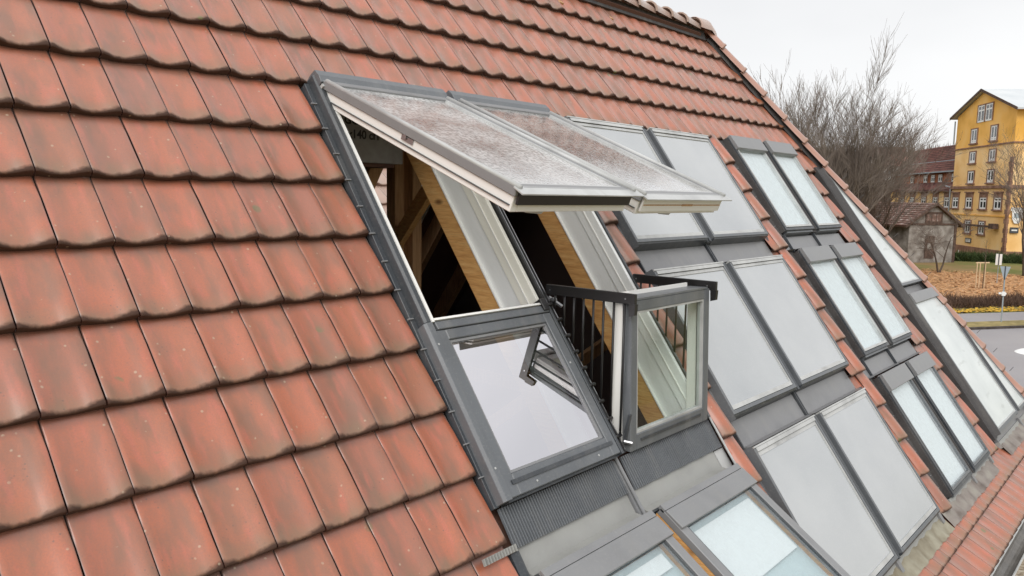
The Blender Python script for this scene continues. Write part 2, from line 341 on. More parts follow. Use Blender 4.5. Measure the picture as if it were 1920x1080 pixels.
# deck with openings
HOLES = [(1.32, 2.19, .10, 2.42), (2.34, 3.19, .10, 2.42), (1.32, 2.19, 2.84, 3.86), (2.34, 3.19, 2.84, 3.86)]
us = [-3.2, 1.32, 2.19, 2.34, 3.19, hip_u(RIDGE_V)]; vs_ = [RIDGE_V, .10, 2.42, 2.84, 3.86, KINK_V]
mb = MB(RF)
for a, b in zip(us, us[1:]):
    for c, d in zip(vs_, vs_[1:]):
        if not any(abs(a - h[0]) < .01 and abs(c - h[2]) < .01 for h in HOLES): mb.box(a, b, c, d, -.13, -.075)
mb.prism([(hip_u(RIDGE_V), RIDGE_V), (hip_u(KINK_V), KINK_V), (hip_u(RIDGE_V), KINK_V)], -.13, -.075, axis=2)
mb.build('roof_deck', M['deck'], house)
# rear slope with an opening, hip end
RY = -RIDGE_V * cp; RZ = -RIDGE_V * sp_
RR = Matrix(((1, 0, 0, 0), (0, cp, sp_, RY * 1), (0, -sp_, cp, RZ), (0, 0, 0, 1)))     # rear frame: x=u, y=down the rear slope, z=outward
L_ = KINK_V - RIDGE_V
mb = MB(RR)
for a, b, c, d in ((-3.2, 2.9, 0, L_), (2.9, 4.35, 0, 1.55), (2.9, 4.35, 3.35, L_), (4.35, 7.3, 0, L_)): mb.box(a, b, c, d, -.1, -.03)
mb.prism([(7.3, 0), (7.3, L_), (hip_u(KINK_V), L_)], -.1, -.03, axis=2)
mb.build('rear_slope', M['deck'], house)
mb = MB(RR)
for x in (2.94, 4.02, 4.28): mb.box(x - .05, x + .05, 1.55, 3.35, -.14, .02)
for y in (1.58, 3.32): mb.box(2.9, 4.35, y - .04, y + .04, -.13, .03)
rwf = mb.build('rear_window_frame', M['lining'], house)
E_ = (hip_u(RIDGE_V) - .02, RY, RZ); F_ = RF @ Vector((hip_u(KINK_V), KINK_V, -.05)); F2 = Vector((F_.x, 2 * RY - F_.y, F_.z))
MB().add([E_, tuple(F_), tuple(F2), (E_[0] - .1, RY, RZ - .1), (F_.x - .1, F_.y, F_.z - .02), (F_.x - .1, F2.y, F2.z - .02)],
         [(0, 1, 2), (3, 5, 4), (0, 3, 4, 1), (1, 4, 5, 2), (2, 5, 3, 0)]).build('hip_end_slope', M['clay'], house)
# attic shell
zf = (RF @ Vector((0, KINK_V, 0))).z
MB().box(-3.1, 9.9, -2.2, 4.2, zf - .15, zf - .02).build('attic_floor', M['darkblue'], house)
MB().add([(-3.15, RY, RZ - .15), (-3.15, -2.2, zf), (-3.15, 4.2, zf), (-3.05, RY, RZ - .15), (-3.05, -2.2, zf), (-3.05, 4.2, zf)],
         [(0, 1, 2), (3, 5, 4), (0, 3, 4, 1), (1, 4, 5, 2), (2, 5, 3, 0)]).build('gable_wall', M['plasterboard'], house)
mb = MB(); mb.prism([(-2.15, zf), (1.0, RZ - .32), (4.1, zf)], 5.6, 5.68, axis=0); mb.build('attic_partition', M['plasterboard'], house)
MB().box(-3.0, 10.2, -2.0, -1.8, GZ, zf - .15).box(-3.0, 10.2, 3.9, 4.1, GZ, zf - .15).box(-3.0, -2.8, -1.8, 3.9, GZ, zf - .15).box(10.0, 10.2, -1.8, 3.9, GZ, zf - .15).build('outer_wall', M['shedwall'], house)

# ---- clay tiles
TW, TL = .204, .327076
PROF = [(0.012, -.004), (.045, .0005), (.11, -.004), (.20, -.0125), (.31, -.0195), (.46, -.0225), (.60, -.0185), (.70, -.0120), (.745, -.0078), (.85, -.0005), (.94, .0035), (.989, -.003)]
TH = .025
def tile_data(w=TW, prof=PROF, jit=0., lowlift=0.):
    """one tile: local x across, y from front lip (0) up the slope (negative v), z out"""
    vs = []; uv = []; n = len(prof)
    lo = min(p[1] for p in prof); fl = .34 if prof is PROF else .8      # the wave fades out towards the head, the lip has a nearly straight foot
    rows = [(TL + .03, -TH - .004, 1.09, fl), (TL * .90, -TH * .9 - .002, .9, .12 + fl * .88), (TL * .66, -TH * .66, .66, .42 + fl * .58), (TL * .33, -TH * .33, .33, .76 + fl * .24), (.012, 0, .037, 1), (.003, -.0022, .008, 1), (0, -.007, .0, 1)]
    for y, dz, vv, am in rows:
        for x, z in prof: vs.append((x * w + random.uniform(-jit, jit), y, lo + (z - lo) * am + dz)); uv.append((x, vv))
    for x, z in prof: vs.append((x * w, .002, lo - .023 + (z - lo) * .22)); uv.append((x, -.06))
    fs = []
    for r in range(7):
        for i in range(n - 1): fs.append((r * n + i, r * n + i + 1, (r + 1) * n + i + 1, (r + 1) * n + i))
    # side skirts
    k = len(vs)
    vs += [(prof[0][0] * w, TL + .03, -TH - .03), (prof[0][0] * w, .004, -TH), (prof[-1][0] * w, TL + .03, -TH - .03), (prof[-1][0] * w, .004, -TH)]
    uv += [(0, 1), (0, -.05), (1, 1), (1, -.05)]
    fs += [(0, n, k + 1, k), (n - 1, k + 2, k + 3, 2 * n - 1)]
    return vs, fs, uv
def tile_mesh(name, **kw):
    vs, fs, uv = tile_data(**kw); me = bpy.data.meshes.new(name); me.from_pydata(vs, [], fs)
    ul = me.uv_layers.new(name='UVMap')
    for l in me.loops: ul.data[l.index].uv = uv[l.vertex_index]
    me.polygons.foreach_set('use_smooth', [p.index < 6 * 11 for p in me.polygons] if len(me.polygons) > 40 else [True] * len(me.polygons))
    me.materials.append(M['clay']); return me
TMESH = [tile_mesh('clay_tile', jit=.0006) for _ in range(5)]
OCC = [(1.225, 3.30, .03, KINK_V + 1), (3.44, 5.72, .03, KINK_V + 1), (6.02, 7.70, .0, KINK_V + 1)]
def blocked(u0, u1, v1):
    if v1 <= .02: return False
    for a, b, c, d in OCC:
        if u1 > a + .03 and u0 < b - .03: return True
    # the panels by the hip
    if u1 > 8.36 and v1 > .33: return True
    return False
Cw = Vector((-1.2465, -3.7061, -.585))
def depth_size(w):
    d = Vector(w) - Cw
    x = sum(a * b for a, b in zip(Rw[0], d)); y = sum(a * b for a, b in zip(Rw[1], d)); z = sum(a * b for a, b in zip(Rw[2], d))
    if z < .2: return None
    return 960 + 1464.6 * x / z, 540 + 1464.6 * y / z, z
tiles = []
for r in range(-5, 13):
    for k in range(-15, 53):
        u0, u1, vf = k * TW, (k + 1) * TW, r * TL
        if u0 > hip_u(vf - TL) - .02 or vf > KINK_V + .05: continue
        if blocked(u0, u1, vf): continue
        px = depth_size(RF @ Vector((u0 + .1, vf - .16, 0)))
        vis = px is not None and -60 < px[0] < 1980 and -60 < px[1] < 1140
        cut = u1 > hip_u(vf - TL) or (r <= -5)
        tiles.append((0 if (vis and not cut) else 1, (px[2] if px else 99), u0, vf, cut))
tiles.sort()
def put_tile(me, u0, vf, T, pitch, parent, name='clay_tile', dn=0., tilt=0.):
    o = bpy.data.objects.new(name, me); COL.objects.link(o)
    place(o, T @ Vector((u0, vf, dn)), parent); o.rotation_euler = (pitch, 0, tilt); return o
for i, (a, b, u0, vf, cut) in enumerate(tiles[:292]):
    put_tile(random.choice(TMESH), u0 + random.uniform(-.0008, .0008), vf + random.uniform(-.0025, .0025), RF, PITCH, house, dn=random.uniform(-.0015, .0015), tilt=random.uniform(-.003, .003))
mb = MB(RF); UV = []; RN = []
def joint_tile(mb, u0, vf, clip=True, w=TW, prof=PROF, dn=0., vtop=None):
    vs, fs, uv = tile_data(w, prof); o = []; rr = random.random()
    for x, y, z in vs:
        vv = vf - y; uu = u0 + x
        if vtop is not None and vv < vtop: vv = vtop
        if clip: uu = min(uu, hip_u(vv) + .02)
        o.append((uu, vv, z + dn))
    mb.add(o, fs); UV.extend(uv); RN.extend([rr] * len(vs))
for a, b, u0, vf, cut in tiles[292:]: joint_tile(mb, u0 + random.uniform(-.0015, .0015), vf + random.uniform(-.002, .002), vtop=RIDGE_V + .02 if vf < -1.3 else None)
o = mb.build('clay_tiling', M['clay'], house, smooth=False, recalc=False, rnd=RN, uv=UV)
o.data.polygons.foreach_set('use_smooth', [True] * len(o.data.polygons)); o['kind'] = 'stuff'; o['label'] = 'remaining rows of red clay tiles towards the ridge, the hip and the far side'
# narrow cut tiles in the strips between the window columns (convex roll)
ROLL = [(0, -.035), (.10, -.012), (.22, .006), (.38, .016), (.55, .018), (.72, .012), (.86, -.002), (1, -.03)]
def strip_mesh(w): 
    vs, fs, uv = tile_data(w, ROLL); me = bpy.data.meshes.new('roll_tile'); me.from_pydata(vs, [], fs)
    ul = me.uv_layers.new(name='UVMap')
    for l in me.loops: ul.data[l.index].uv = (uv[l.vertex_index][0], uv[l.vertex_index][1])
    me.polygons.foreach_set('use_smooth', [True] * len(me.polygons)); me.materials.append(M['clay']); return me
SM1, SM2 = strip_mesh(.152), strip_mesh(.165)
for r in range(1, 13):
    put_tile(SM1, 3.292 + random.uniform(-.004, .004), r * TL + random.uniform(-.004, .004), RF, PITCH, house, 'roll_tile', dn=.028, tilt=.0)
    put_tile(SM2, 5.875 + random.uniform(-.004, .004), r * TL, RF, PITCH, house, 'roll_tile', dn=.026)

# ---- ridge and hip tiles: half round, tapering, each overlapping the next
def half_tile(T, length, r0, r1, mbx=None, arc=math.pi * 1.02, k=9):
    """T maps x along, y across, z up; r0 = wide lipped end at x=0, r1 at x=length"""
    vs = []; uv = []; fs = []
    for xx, rr, dz, vv in ((0, r0 - .016, 0, -.03), (-.001, r0, 0, .0), (.03, r0, 0, .1), (.034, r0 - .008, 0, .12), (length, r1, 0, 1.)):
        for j in range(k):
            t = math.pi / 2 + arc * (j / (k - 1) - .5); vs.append(tuple(T @ Vector((xx, rr * math.cos(t), rr * math.sin(t) + dz)))); uv.append((j / (k - 1), vv))
    for a in range(4):
        for j in range(k - 1): fs.append((a * k + j, a * k + j + 1, (a + 1) * k + j + 1, (a + 1) * k + j))
    return vs, fs, uv
def add_half(T, length, r0, r1, name, material=None):
    vs, fs, uv = half_tile(T, length, r0, r1); m_ = MB(); m_.v = vs; m_.f = fs; m_.m = [0] * len(fs)
    return m_.build(name, material or M['ridge_clay'], house, smooth=True, recalc=False, uv=uv)
def frame(o, x, up):
    x = Vector(x).normalized(); up = Vector(up); y = up.cross(x).normalized(); z = x.cross(y)
    return Matrix(((x.x, y.x, z.x, o[0]), (x.y, y.y, z.y, o[1]), (x.z, y.z, z.z, o[2]), (0, 0, 0, 1)))
rz0 = RZ + .005
uend = hip_u(RIDGE_V) - .02
u = uend - .28
for i in range(31):
    add_half(frame((u + .0, RY, rz0), (1, 0, -.05), (0, 0, 1)), .37, .122, .090, 'ridge_tile'); u -= .335
p0 = RF @ Vector((hip_u(RIDGE_V) - .02, RIDGE_V, .0)); p1 = RF @ Vector((hip_u(KINK_V) - .02, KINK_V, .0)); hd = (p1 - p0); hl = hd.length; hd.normalize()
hn = (RF.to_3x3() @ Vector((0, 0, 1)) + Vector((.85, 0, .5)).normalized()).normalized()
step = .378; t = .30
while t < hl + .3:
    q = p0 + hd * t
    add_half(frame(q, -hd + hn * -.04, hn), .41, .095, .078, 'hip_tile', M['hip_clay']); t += step
# end cap where ridge and hips meet
c0 = Vector((uend, RY, rz0)); mb = MB(); k = 11; vs = []; fs = []
prof = [(-.29, .118), (-.285, .124), (-.24, .124), (-.05, .13), (.08, .125), (.16, .10), (.20, .03)]
for x, r in prof:
    for j in range(k):
        a = math.pi * 1.06 * (j / (k - 1)) - .1; drop = max(0, x) ** 1.0 * .75
        vs.append((c0.x + x, c0.y + r * 1.02 * math.cos(a), c0.z + r * math.sin(a) * 1.02 - drop))
for a in range(len(prof) - 1):
    for j in range(k - 1): fs.append((a * k + j, a * k + j + 1, (a + 1) * k + j + 1, (a + 1) * k + j))
mb.add(vs, fs).build('ridge_end_cap', M['ridge_clay'], house, smooth=True, recalc=False, uv=[(.5, .3)] * len(vs))
# dark ventilation comb under the ridge tiles and along the hip
mb = MB(RF); mb.prism([(RIDGE_V + .02, .03), (RIDGE_V + .135, -.012), (RIDGE_V + .13, -.03), (RIDGE_V, 0)], -3.2, hip_u(RIDGE_V) - .1, axis=0); mb.build('ridge_roll', M['darkflash'], house)
hipn = MB(RF); hipn.add([(hip_u(-1.6) - .10, -1.6, -.02), (hip_u(3.9) - .10, 3.9, -.02), (hip_u(3.9), 3.9, .05), (hip_u(-1.6), -1.6, .05)], [(0, 1, 2, 3)]); hipn.build('hip_roll', M['darkflash'], house, recalc=False)

# ================================================================== WINDOWS
def ring(mb, u0, u1, v0, v1, w, n0, n1, wt=None, wb=None):
    wt = wt or w; wb = wb or w
    mb.box(u0, u0 + w, v0, v1, n0, n1); mb.box(u1 - w, u1, v0, v1, n0, n1)
    mb.box(u0 + w, u1 - w, v0, v0 + wt, n0, n1); mb.box(u0 + w, u1 - w, v1 - wb, v1, n0, n1)
def fr(u0, v0, n0, ang=0.):
    """frame of a sash: origin on the roof, x=u, y down the sash, z out; opened by ang round its top edge"""
    c, s = math.cos(ang), math.sin(ang)
    return RF @ Matrix(((1, 0, 0, u0), (0, c, -s, v0), (0, s, c, n0), (0, 0, 0, 1)))

# ---- solar collectors (two columns, three rows)
for (v0, v1) in ((.055, 1.165), (1.405, 2.51), (2.755, 3.86)):
    for j, (u0, u1) in enumerate(((3.475, 4.525), (4.635, 5.69))):
        mb = MB(RF); ring(mb, u0, u1, v0, v1, .026, -.09, .05)
        f_ = mb.build('solar_collector', M['grey'], house, bevel=.002)
        mb = MB(RF); ring(mb, u0 + .0275, u1 - .0275, v0 + .03, v1 - .03, .014, .0, .044, wt=.026, wb=.03); mb.build('inner_trim', M['alu'], f_)
        mb = MB(RF); mb.box(u0 + .04, u1 - .04, v0 + .054, v1 - .058, .03, .037); mb.build('collector_glass', M['collector'], f_)
        mb = MB(RF); mb.box(u0 + .0, u1 - .0, v0 - .012, v0 - .001, -.02, .056); mb.box(u0 + .026, u1 - .026, v0 + .001, v0 + .028, .0505, .054); mb.build('top_cover', M['alu'], f_)
        mb = MB(RF); mb.prism([(v1 + .002, .045), (v1 + .012, .04), (v1 + .03, -.05), (v1 + .002, -.07)], u0, u1, axis=0); mb.build('bottom_cover', M['anthracite'], f_)
    # side cheek and centre cover
    mb = MB(RF); mb.prism([(3.474, .046), (3.474, -.09), (3.425, -.05), (3.43, -.028), (3.45, -.005)], v0 - .02, v1 + .03, axis=1); mb.build('side_flashing', M['anthracite'], house)
    mb = MB(RF); mb.box(4.54, 4.62, v0 - .01, v1 + .02, -.05, .022); mb.box(4.565, 4.595, v0 - .01, v1 + .02, .022, .034); mb.build('centre_cover', M['anthracite'], house, bevel=.002)
    mb = MB(RF); mb.box(5.692, 5.86, v0 - .03, v1 + .03, -.055, -.03); mb.box(5.692, 5.705, v0, v1, -.03, .03); mb.build('side_flashing', M['anthracite'], house)
for v0, v1 in ((1.17, 1.40), (2.52, 2.75)):
    mb = MB(RF); mb.prism([(v0, -.055), (v0 + .02, -.035), (v1 - .03, -.03), (v1 - .012, .03), (v1 - .02, -.07), (v0, -.07)], 3.50, 4.56, axis=0); mb.build('sheet_bay', M['sheet'], house)
    mb = MB(RF); mb.prism([(v0, -.055), (v0 + .02, -.035), (v1 - .03, -.03), (v1 - .012, .03), (v1 - .02, -.07), (v0, -.07)], 4.61, 5.72, axis=0); mb.build('sheet_bay', M['sheet'], house)
    for uu in (3.49, 4.575, 4.60): 
        mb = MB(RF); mb.box(uu - .006, uu + .006, v0, v1 - .01, -.06, -.015); mb.build('standing_seam', M['anthracite'], house)

# ---- narrow roof windows with blinds (third column)
for r_, (v0, v1) in enumerate(((.005, 1.13), (1.355, 2.50), (2.72, 3.875))):
    for j, (u0, u1) in enumerate(((6.19, 6.91), (7.04, 7.73))):
        mb = MB(RF); ring(mb, u0, u1, v0, v1, .03, -.09, .035)
        f_ = mb.build('roof_window', M['anthracite'], house, bevel=.002)
        mb = MB(RF); ring(mb, u0 + .032, u1 - .032, v0 + .13, v1 - .034, .014, .0, .040, wb=.022); mb.build('sash', M['alu' if r_ < 2 else 'grey'], f_)
        mb = MB(RF); mb.prism([(v0 - .01, .02), (v0 - .006, .062), (v0 + .155, .068), (v0 + .16, .035), (v0 + .01, .01)], u0 + .004, u1 - .004, axis=0); mb.build('top_cover', M['midgrey'], f_, bevel=.002)
        mb = MB(RF); mb.box(u0 + .045, u1 - .045, v0 + .14, v1 - .05, .024, .03); mb.build('glass_pane', M['glass_blue'], f_)
        mb = MB(RF); mb.box(u0 + .033, u1 - .033, v0 + .12, v1 - .035, -.004, -.001); mb.build('blind', M['blind'], f_)
        mb = MB(RF); mb.box(u0 + .03, u1 - .03, v1 + .001, v1 + .02, -.06, .015); mb.build('bottom_cover', M['grey'], f_)
    mb = MB(RF); mb.box(6.925, 7.025, v0, v1 + .02, -.05, .0); mb.box(6.94, 6.96, v0 + .02, v1, .0, .024); mb.box(6.985, 7.005, v0 + .02, v1, .0, .024); mb.build('centre_cover', M['darkflash'], house)
    mb = MB(RF); mb.box(6.02, 6.186, v0 - .02, v1 + .03, -.05, -.028); mb.box(6.17, 6.187, v0, v1, -.028, .02); mb.build('side_flashing', M['darkflash'], house)
    mb = MB(RF)
    for q in range(9): mb.box(6.10, 6.118, v0 + .12 + q * .115, v0 + .126 + q * .115, -.028, -.018)
    mb.build('flashing_clips', M['midgrey'], house)
    mb = MB(RF); mb.box(7.735, 7.83, v0, v1, -.06, -.045); mb.box(7.735, 7.747, v0, v1, -.045, .02); mb.build('side_flashing', M['grey'], house)
for v0, v1 in ((1.15, 1.345), (2.52, 2.71)):
    for a, b in ((6.02, 6.18), (6.21, 6.93), (6.97, 7.72)):
        mb = MB(RF); mb.prism([(v0, -.055), (v0 + .02, -.035), (v1 - .03, -.03), (v1 - .012, .02), (v1 - .02, -.07), (v0, -.07)], a, b, axis=0); mb.build('sheet_bay', M['sheet'], house)
    mb = MB(RF)
    for uu in (6.195, 6.95): mb = MB(RF); mb.box(uu - .005, uu + .005, v0, v1, -.06, -.01); mb.build('standing_seam', M['anthracite'], house)

# ---- pale glazed panels cut by the hip (fourth column)
def poly_panel(pts, nm, gm, w=.03, capv=None):
    """closed polygon of (u, v): frame bars along the edges, pane inside"""
    cx = sum(p[0] for p in pts) / len(pts); cy = sum(p[1] for p in pts) / len(pts)
    mb = MB(RF); inn = []
    n = len(pts)
    def inset(d):
        o = []
        for i in range(n):
            a, b, c = (Vector(pts[i - 1]), Vector(pts[i]), Vector(pts[(i + 1) % n]))
            e1 = (b - a).normalized(); e2 = (c - b).normalized(); n1 = Vector((-e1.y, e1.x)); n2 = Vector((-e2.y, e2.x))
            if (Vector((cx, cy)) - b).dot(n1 + n2) < 0: n1 = -n1; n2 = -n2
            k = d / max(.25, (1 + n1.dot(n2)) / 2) / 2; o.append(b + (n1 + n2) * k)
        return o
    q = inset(w); 
    for i in range(n):
        j = (i + 1) % n; a, b, c, d = pts[i], pts[j], q[j], q[i]
        mb.add([(a[0], a[1], -.08), (b[0], b[1], -.08), (c[0], c[1], -.08), (d[0], d[1], -.08), (a[0], a[1], .05), (b[0], b[1], .05), (c[0], c[1], .05), (d[0], d[1], .05)],
               [(0, 3, 2, 1), (4, 5, 6, 7), (0, 1, 5, 4), (2, 3, 7, 6), (1, 2, 6, 5), (3, 0, 4, 7)])
    f_ = mb.build(nm, M['grey'], house)
    q2 = inset(w + .016)
    mb = MB(RF)
    for i in range(n):
        j = (i + 1) % n; a, b, c, d = q[i], q[j], q2[j], q2[i]
        mb.add([(a[0], a[1], .0), (b[0], b[1], .0), (c[0], c[1], .0), (d[0], d[1], .0), (a[0], a[1], .044), (b[0], b[1], .044), (c[0], c[1], .044), (d[0], d[1], .044)],
               [(0, 3, 2, 1), (4, 5, 6, 7), (0, 1, 5, 4), (2, 3, 7, 6), (1, 2, 6, 5), (3, 0, 4, 7)])
    mb.build('inner_trim', M['alu'], f_)
    mb = MB(RF); k = len(q2); mb.add([(p[0], p[1], .034) for p in q2] + [(p[0], p[1], .028) for p in q2], [tuple(range(k)), tuple(range(2 * k - 1, k - 1, -1))] + [(i, (i + 1) % k, k + (i + 1) % k, k + i) for i in range(k)])
    mb.build('glass_pane', gm, f_); return f_
H = lambda v: hip_u(v) - .13
poly_panel([(8.37, .42), (H(1.96), 1.96), (8.37, 1.96)], 'hip_panel', M['paleglass'])
f_ = poly_panel([(8.37, 2.08), (9.46, 2.08), (9.46, 3.80), (8.37, 3.80)], 'roof_window', M['paleglass'])
mb = MB(RF); mb.prism([(2.07, .02), (2.075, .066), (2.20, .07), (2.205, .035)], 8.375, 9.455, axis=0); mb.build('top_cover', M['midgrey'], f_)
poly_panel([(9.58, 2.62), (H(3.8), 3.80), (9.58, 3.80)], 'hip_panel', M['paleglass'])
mb = MB(RF); mb.box(9.475, 9.565, 2.1, 3.82, -.05, .02); mb.build('centre_cover', M['anthracite'], house)
mb = MB(RF); mb.box(8.245, 8.36, .26, 3.84, -.06, .0); mb.prism([(8.30, .0), (8.368, .0), (8.368, .048), (8.35, .048)], .3, 3.82, axis=1); mb.build('side_flashing', M['darkflash'], house)
mb = MB(RF); mb.box(8.37, 9.3, 1.97, 2.07, -.06, -.02); mb.build('sheet_bay', M['sheet'], house); mb = MB(RF); mb.box(8.37, 10.2, 3.82, 3.93, -.06, -.02); mb.build('sheet_bay', M['sheet'], house)
mb = MB(RF)
for va, vb in ((.35, 1.95), (2.1, 3.85)):
    mb.add([(H(va) + .0, va, .0), (H(vb) + .0, vb, .0), (hip_u(vb), vb, .045), (hip_u(va), va, .045)], [(0, 1, 2, 3)])
mb.build('hip_cut_tiles', M['ridge_clay'], house, recalc=False)
# bird wires along the hip
mb = MB(RF)
for q in range(14): v_ = -.1 + q * .29; u_ = hip_u(v_) + .03; mb.tube([(u_, v_, .09), (u_ + .06, v_ - .02, .14)], .0035, 4)
mb.build('hip_pins', M['darkflash'], house)

# ================================================================== THE BALCONY WINDOW PAIR
LU0, LU1, RU0, RU1 = 1.30, 2.185, 2.32, 3.21
ANG = math.radians(32.2)
# left outer kerb and flashing
mb = MB(RF); mb.box(1.232, 1.262, .02, 2.46, -.045, .0); mb.prism([(1.262, -.04), (1.262, .045), (1.275, .058), (1.30, .058), (1.30, -.04)], .0, 1.535, axis=1); mb.build('window_kerb', M['anthracite'], house, bevel=.002)
mb = MB(RF); mb.prism([(1.248, -.04), (1.248, .050), (1.262, .066), (1.298, .066), (1.298, -.04)], 1.54, 2.455, axis=1); mb.build('window_kerb', M['grey'], house, bevel=.002)
mb = MB(RF); mb.box(1.3005, 1.316, .03, 1.54, -.08, .064); mb.build('white_edge', M['white'], house)
mb = MB(RF)
for q in range(14): mb.box(1.214, 1.25, .16 + q * .165, .166 + q * .165, -.0, .008)
mb.build('flashing_clips', M['midgrey'], house)
# head flashing over both
for a, b in ((1.27, 2.215), (2.265, 3.24)):
    mb = MB(RF); mb.prism([(-.02, .03), (-.015, .075), (.03, .088), (.075, .085), (.08, .05), (.10, -.05), (-.01, -.05)], a, b, axis=0)
    h_ = mb.build('head_flashing', M['grey'], house, bevel=.002)
    mb = MB(RF); mb.box(a + .005, b - .005, .082, .10, .03, .078); mb.build('hinge_rail', M['alu'], h_)
# post between the two windows: black gasket channel with bright rails
mb = MB(RF); mb.box(2.205, 2.30, .06, 2.455, -.10, -.002); mb.box(2.205, 2.222, .06, 2.455, -.002, .04)
mul = mb.build('centre_channel', M['black'], house)
mb = MB(RF); 
for uu in (2.236, 2.262, 2.288): mb.box(uu - .0035, uu + .0035, .08, 2.44, -.002, .012)
mb.build('guide_rail', M['steel'], mul)
for q in range(9): v_ = 1.52 + q * .105; mb = MB(RF); mb.tube([(2.245, v_, .014), (2.30, v_, .02)], .011, 6); mb.build('roller', M['black'], mul, smooth=True)
mb = MB(RF); mb.box(2.185, 2.2045, 1.55, 2.46, -.05, .060); mb.build('inner_kerb', M['anthracite'], house, bevel=.002)
mb = MB(RF); mb.box(3.2125, 3.232, .03, 2.46, -.09, .03); mb.box(3.232, 3.29, .03, 2.46, -.05, -.025); mb.box(3.262, 3.272, .06, 2.44, -.025, .0); mb.build('side_flashing', M['anthracite'], house, bevel=.002)

# reveals: cream frame, white lining, pine rafter, seen through the openings
for uu, v1, cr in ((2.1855, 1.56, 'cream'), (3.195, 2.44, 'lining')):
    mb = MB(RF); mb.prism([(.10, .02), (.10, -.10), (v1, -.10), (v1, .02)], uu - .016, uu + .012, axis=0); a = mb.build('inner_frame', M[cr], house, bevel=.002)
    mb = MB(RF); mb.box(uu - .006, uu + .012, .10, 2.45, -.240, -.101); mb.build('reveal_lining', M['lining'], house)
    mb = MB(RF); mb.box(uu - .022, uu - .0165, .12, v1, -.045, -.037); mb.build('inner_frame_rib', M['white'], a)
    mb = MB(RF); mb.box(uu - .028, uu - .0065, .10, 2.45, -.245, -.237); mb.build('lining_edge', M['white'], house)
    mb = MB(RF); mb.box(uu - .02, uu + .07, -1.6, 3.85, -.392, -.247); mb.build('rafter', M['wood'], house, bevel=.004)
for uu in (1.25,):
    mb = MB(RF); mb.box(uu - .02, uu + .05, -1.6, 3.85, -.44, -.272); mb.build('rafter', M['wood'], house)
mb = MB(RF); mb.box(1.32, 2.17, 1.555, 1.58, -.16, -.02); mb.build('transom', M['white'], house)
# posts and braces of the roof frame
mb = MB(); mb.box(2.715, 2.81, 1.0, 1.105, zf, RZ - .2); mb.build('attic_post', M['darkwood'], house, bevel=.003)
mb = MB(); mb.box(2.812, 2.905, .905, 1.01, zf, RZ - .2); mb.build('attic_post', M['darkwood'], house, bevel=.003)
mb = MB(); mb.bar((2.66, .62, -.42), (2.66, 1.5, -1.75), .10, .12, (1, 0, 0)); 
mb = MB(); mb.bar((2.60, .32, -.38), (2.78, 1.18, -1.12), .05, .12); mb.build('pine_brace', M['wood'], house)
mb = MB(); mb.bar((2.62, .8, .10), (2.10, .8, -.85), .10, .11, (0, 1, 0)); mb.build('old_brace', M['darkwood'], house)
mb = MB(); mb.bar((4.9, 1.2, -2.6), (3.1, 2.2, -2.0), .1, .12); mb.bar((3.4, 1.4, -3.1), (5.0, .4, -1.9), .08, .1); mb.build('old_brace', M['darkwood'], house)
mb = MB(); mb.box(1.0, 2.30, .52, .8, -.425, -.40); mb.build('collar_beam', M['deck'], house)
# dark insulation board hanging in the rear part
for x in (4.35, 4.5, 4.62): pass
for uu in (-1.2, -.2, .8, 1.8, 2.8, 4.5, 5.3): mb = MB(RR); mb.box(uu, uu + .08, .1, L_ - .1, -.26, -.102); mb.build('rafter', M['darkwood'], house)
# cardboard box with print, standing on the collar beam
box = thing('cardboard_box', (2.05, .55, -.36), 'grey cardboard box with black lettering stored under the roof behind the open sash', 'box')
MB().box(1.72, 2.36, .50, .80, -.398, .10).build('carton', M['card'], box)
MB().box(1.70, 2.38, .492, .60, .04, .102).build('carton_lid', M['card'], box)
for txt, x, z, s_ in (('GGL', 1.87, -.155, .062), ('94x140 cm', 1.815, -.245, .062)):
    cu = bpy.data.curves.new('printed_text', 'FONT'); cu.body = txt; cu.size = s_ * 1.25; cu.extrude = .0006; cu.offset = .002
    to = bpy.data.objects.new('tmp', cu); COL.objects.link(to); dg = bpy.context.evaluated_depsgraph_get(); me = bpy.data.meshes.new_from_object(to.evaluated_get(dg))
    bpy.data.objects.remove(to); me.materials.clear(); me.materials.append(M['ink'])
    tb = bpy.data.objects.new('printed_text', me); COL.objects.link(tb); place(tb, (x, .4985, z), box); tb.rotation_euler = (math.pi / 2, 0, 0)

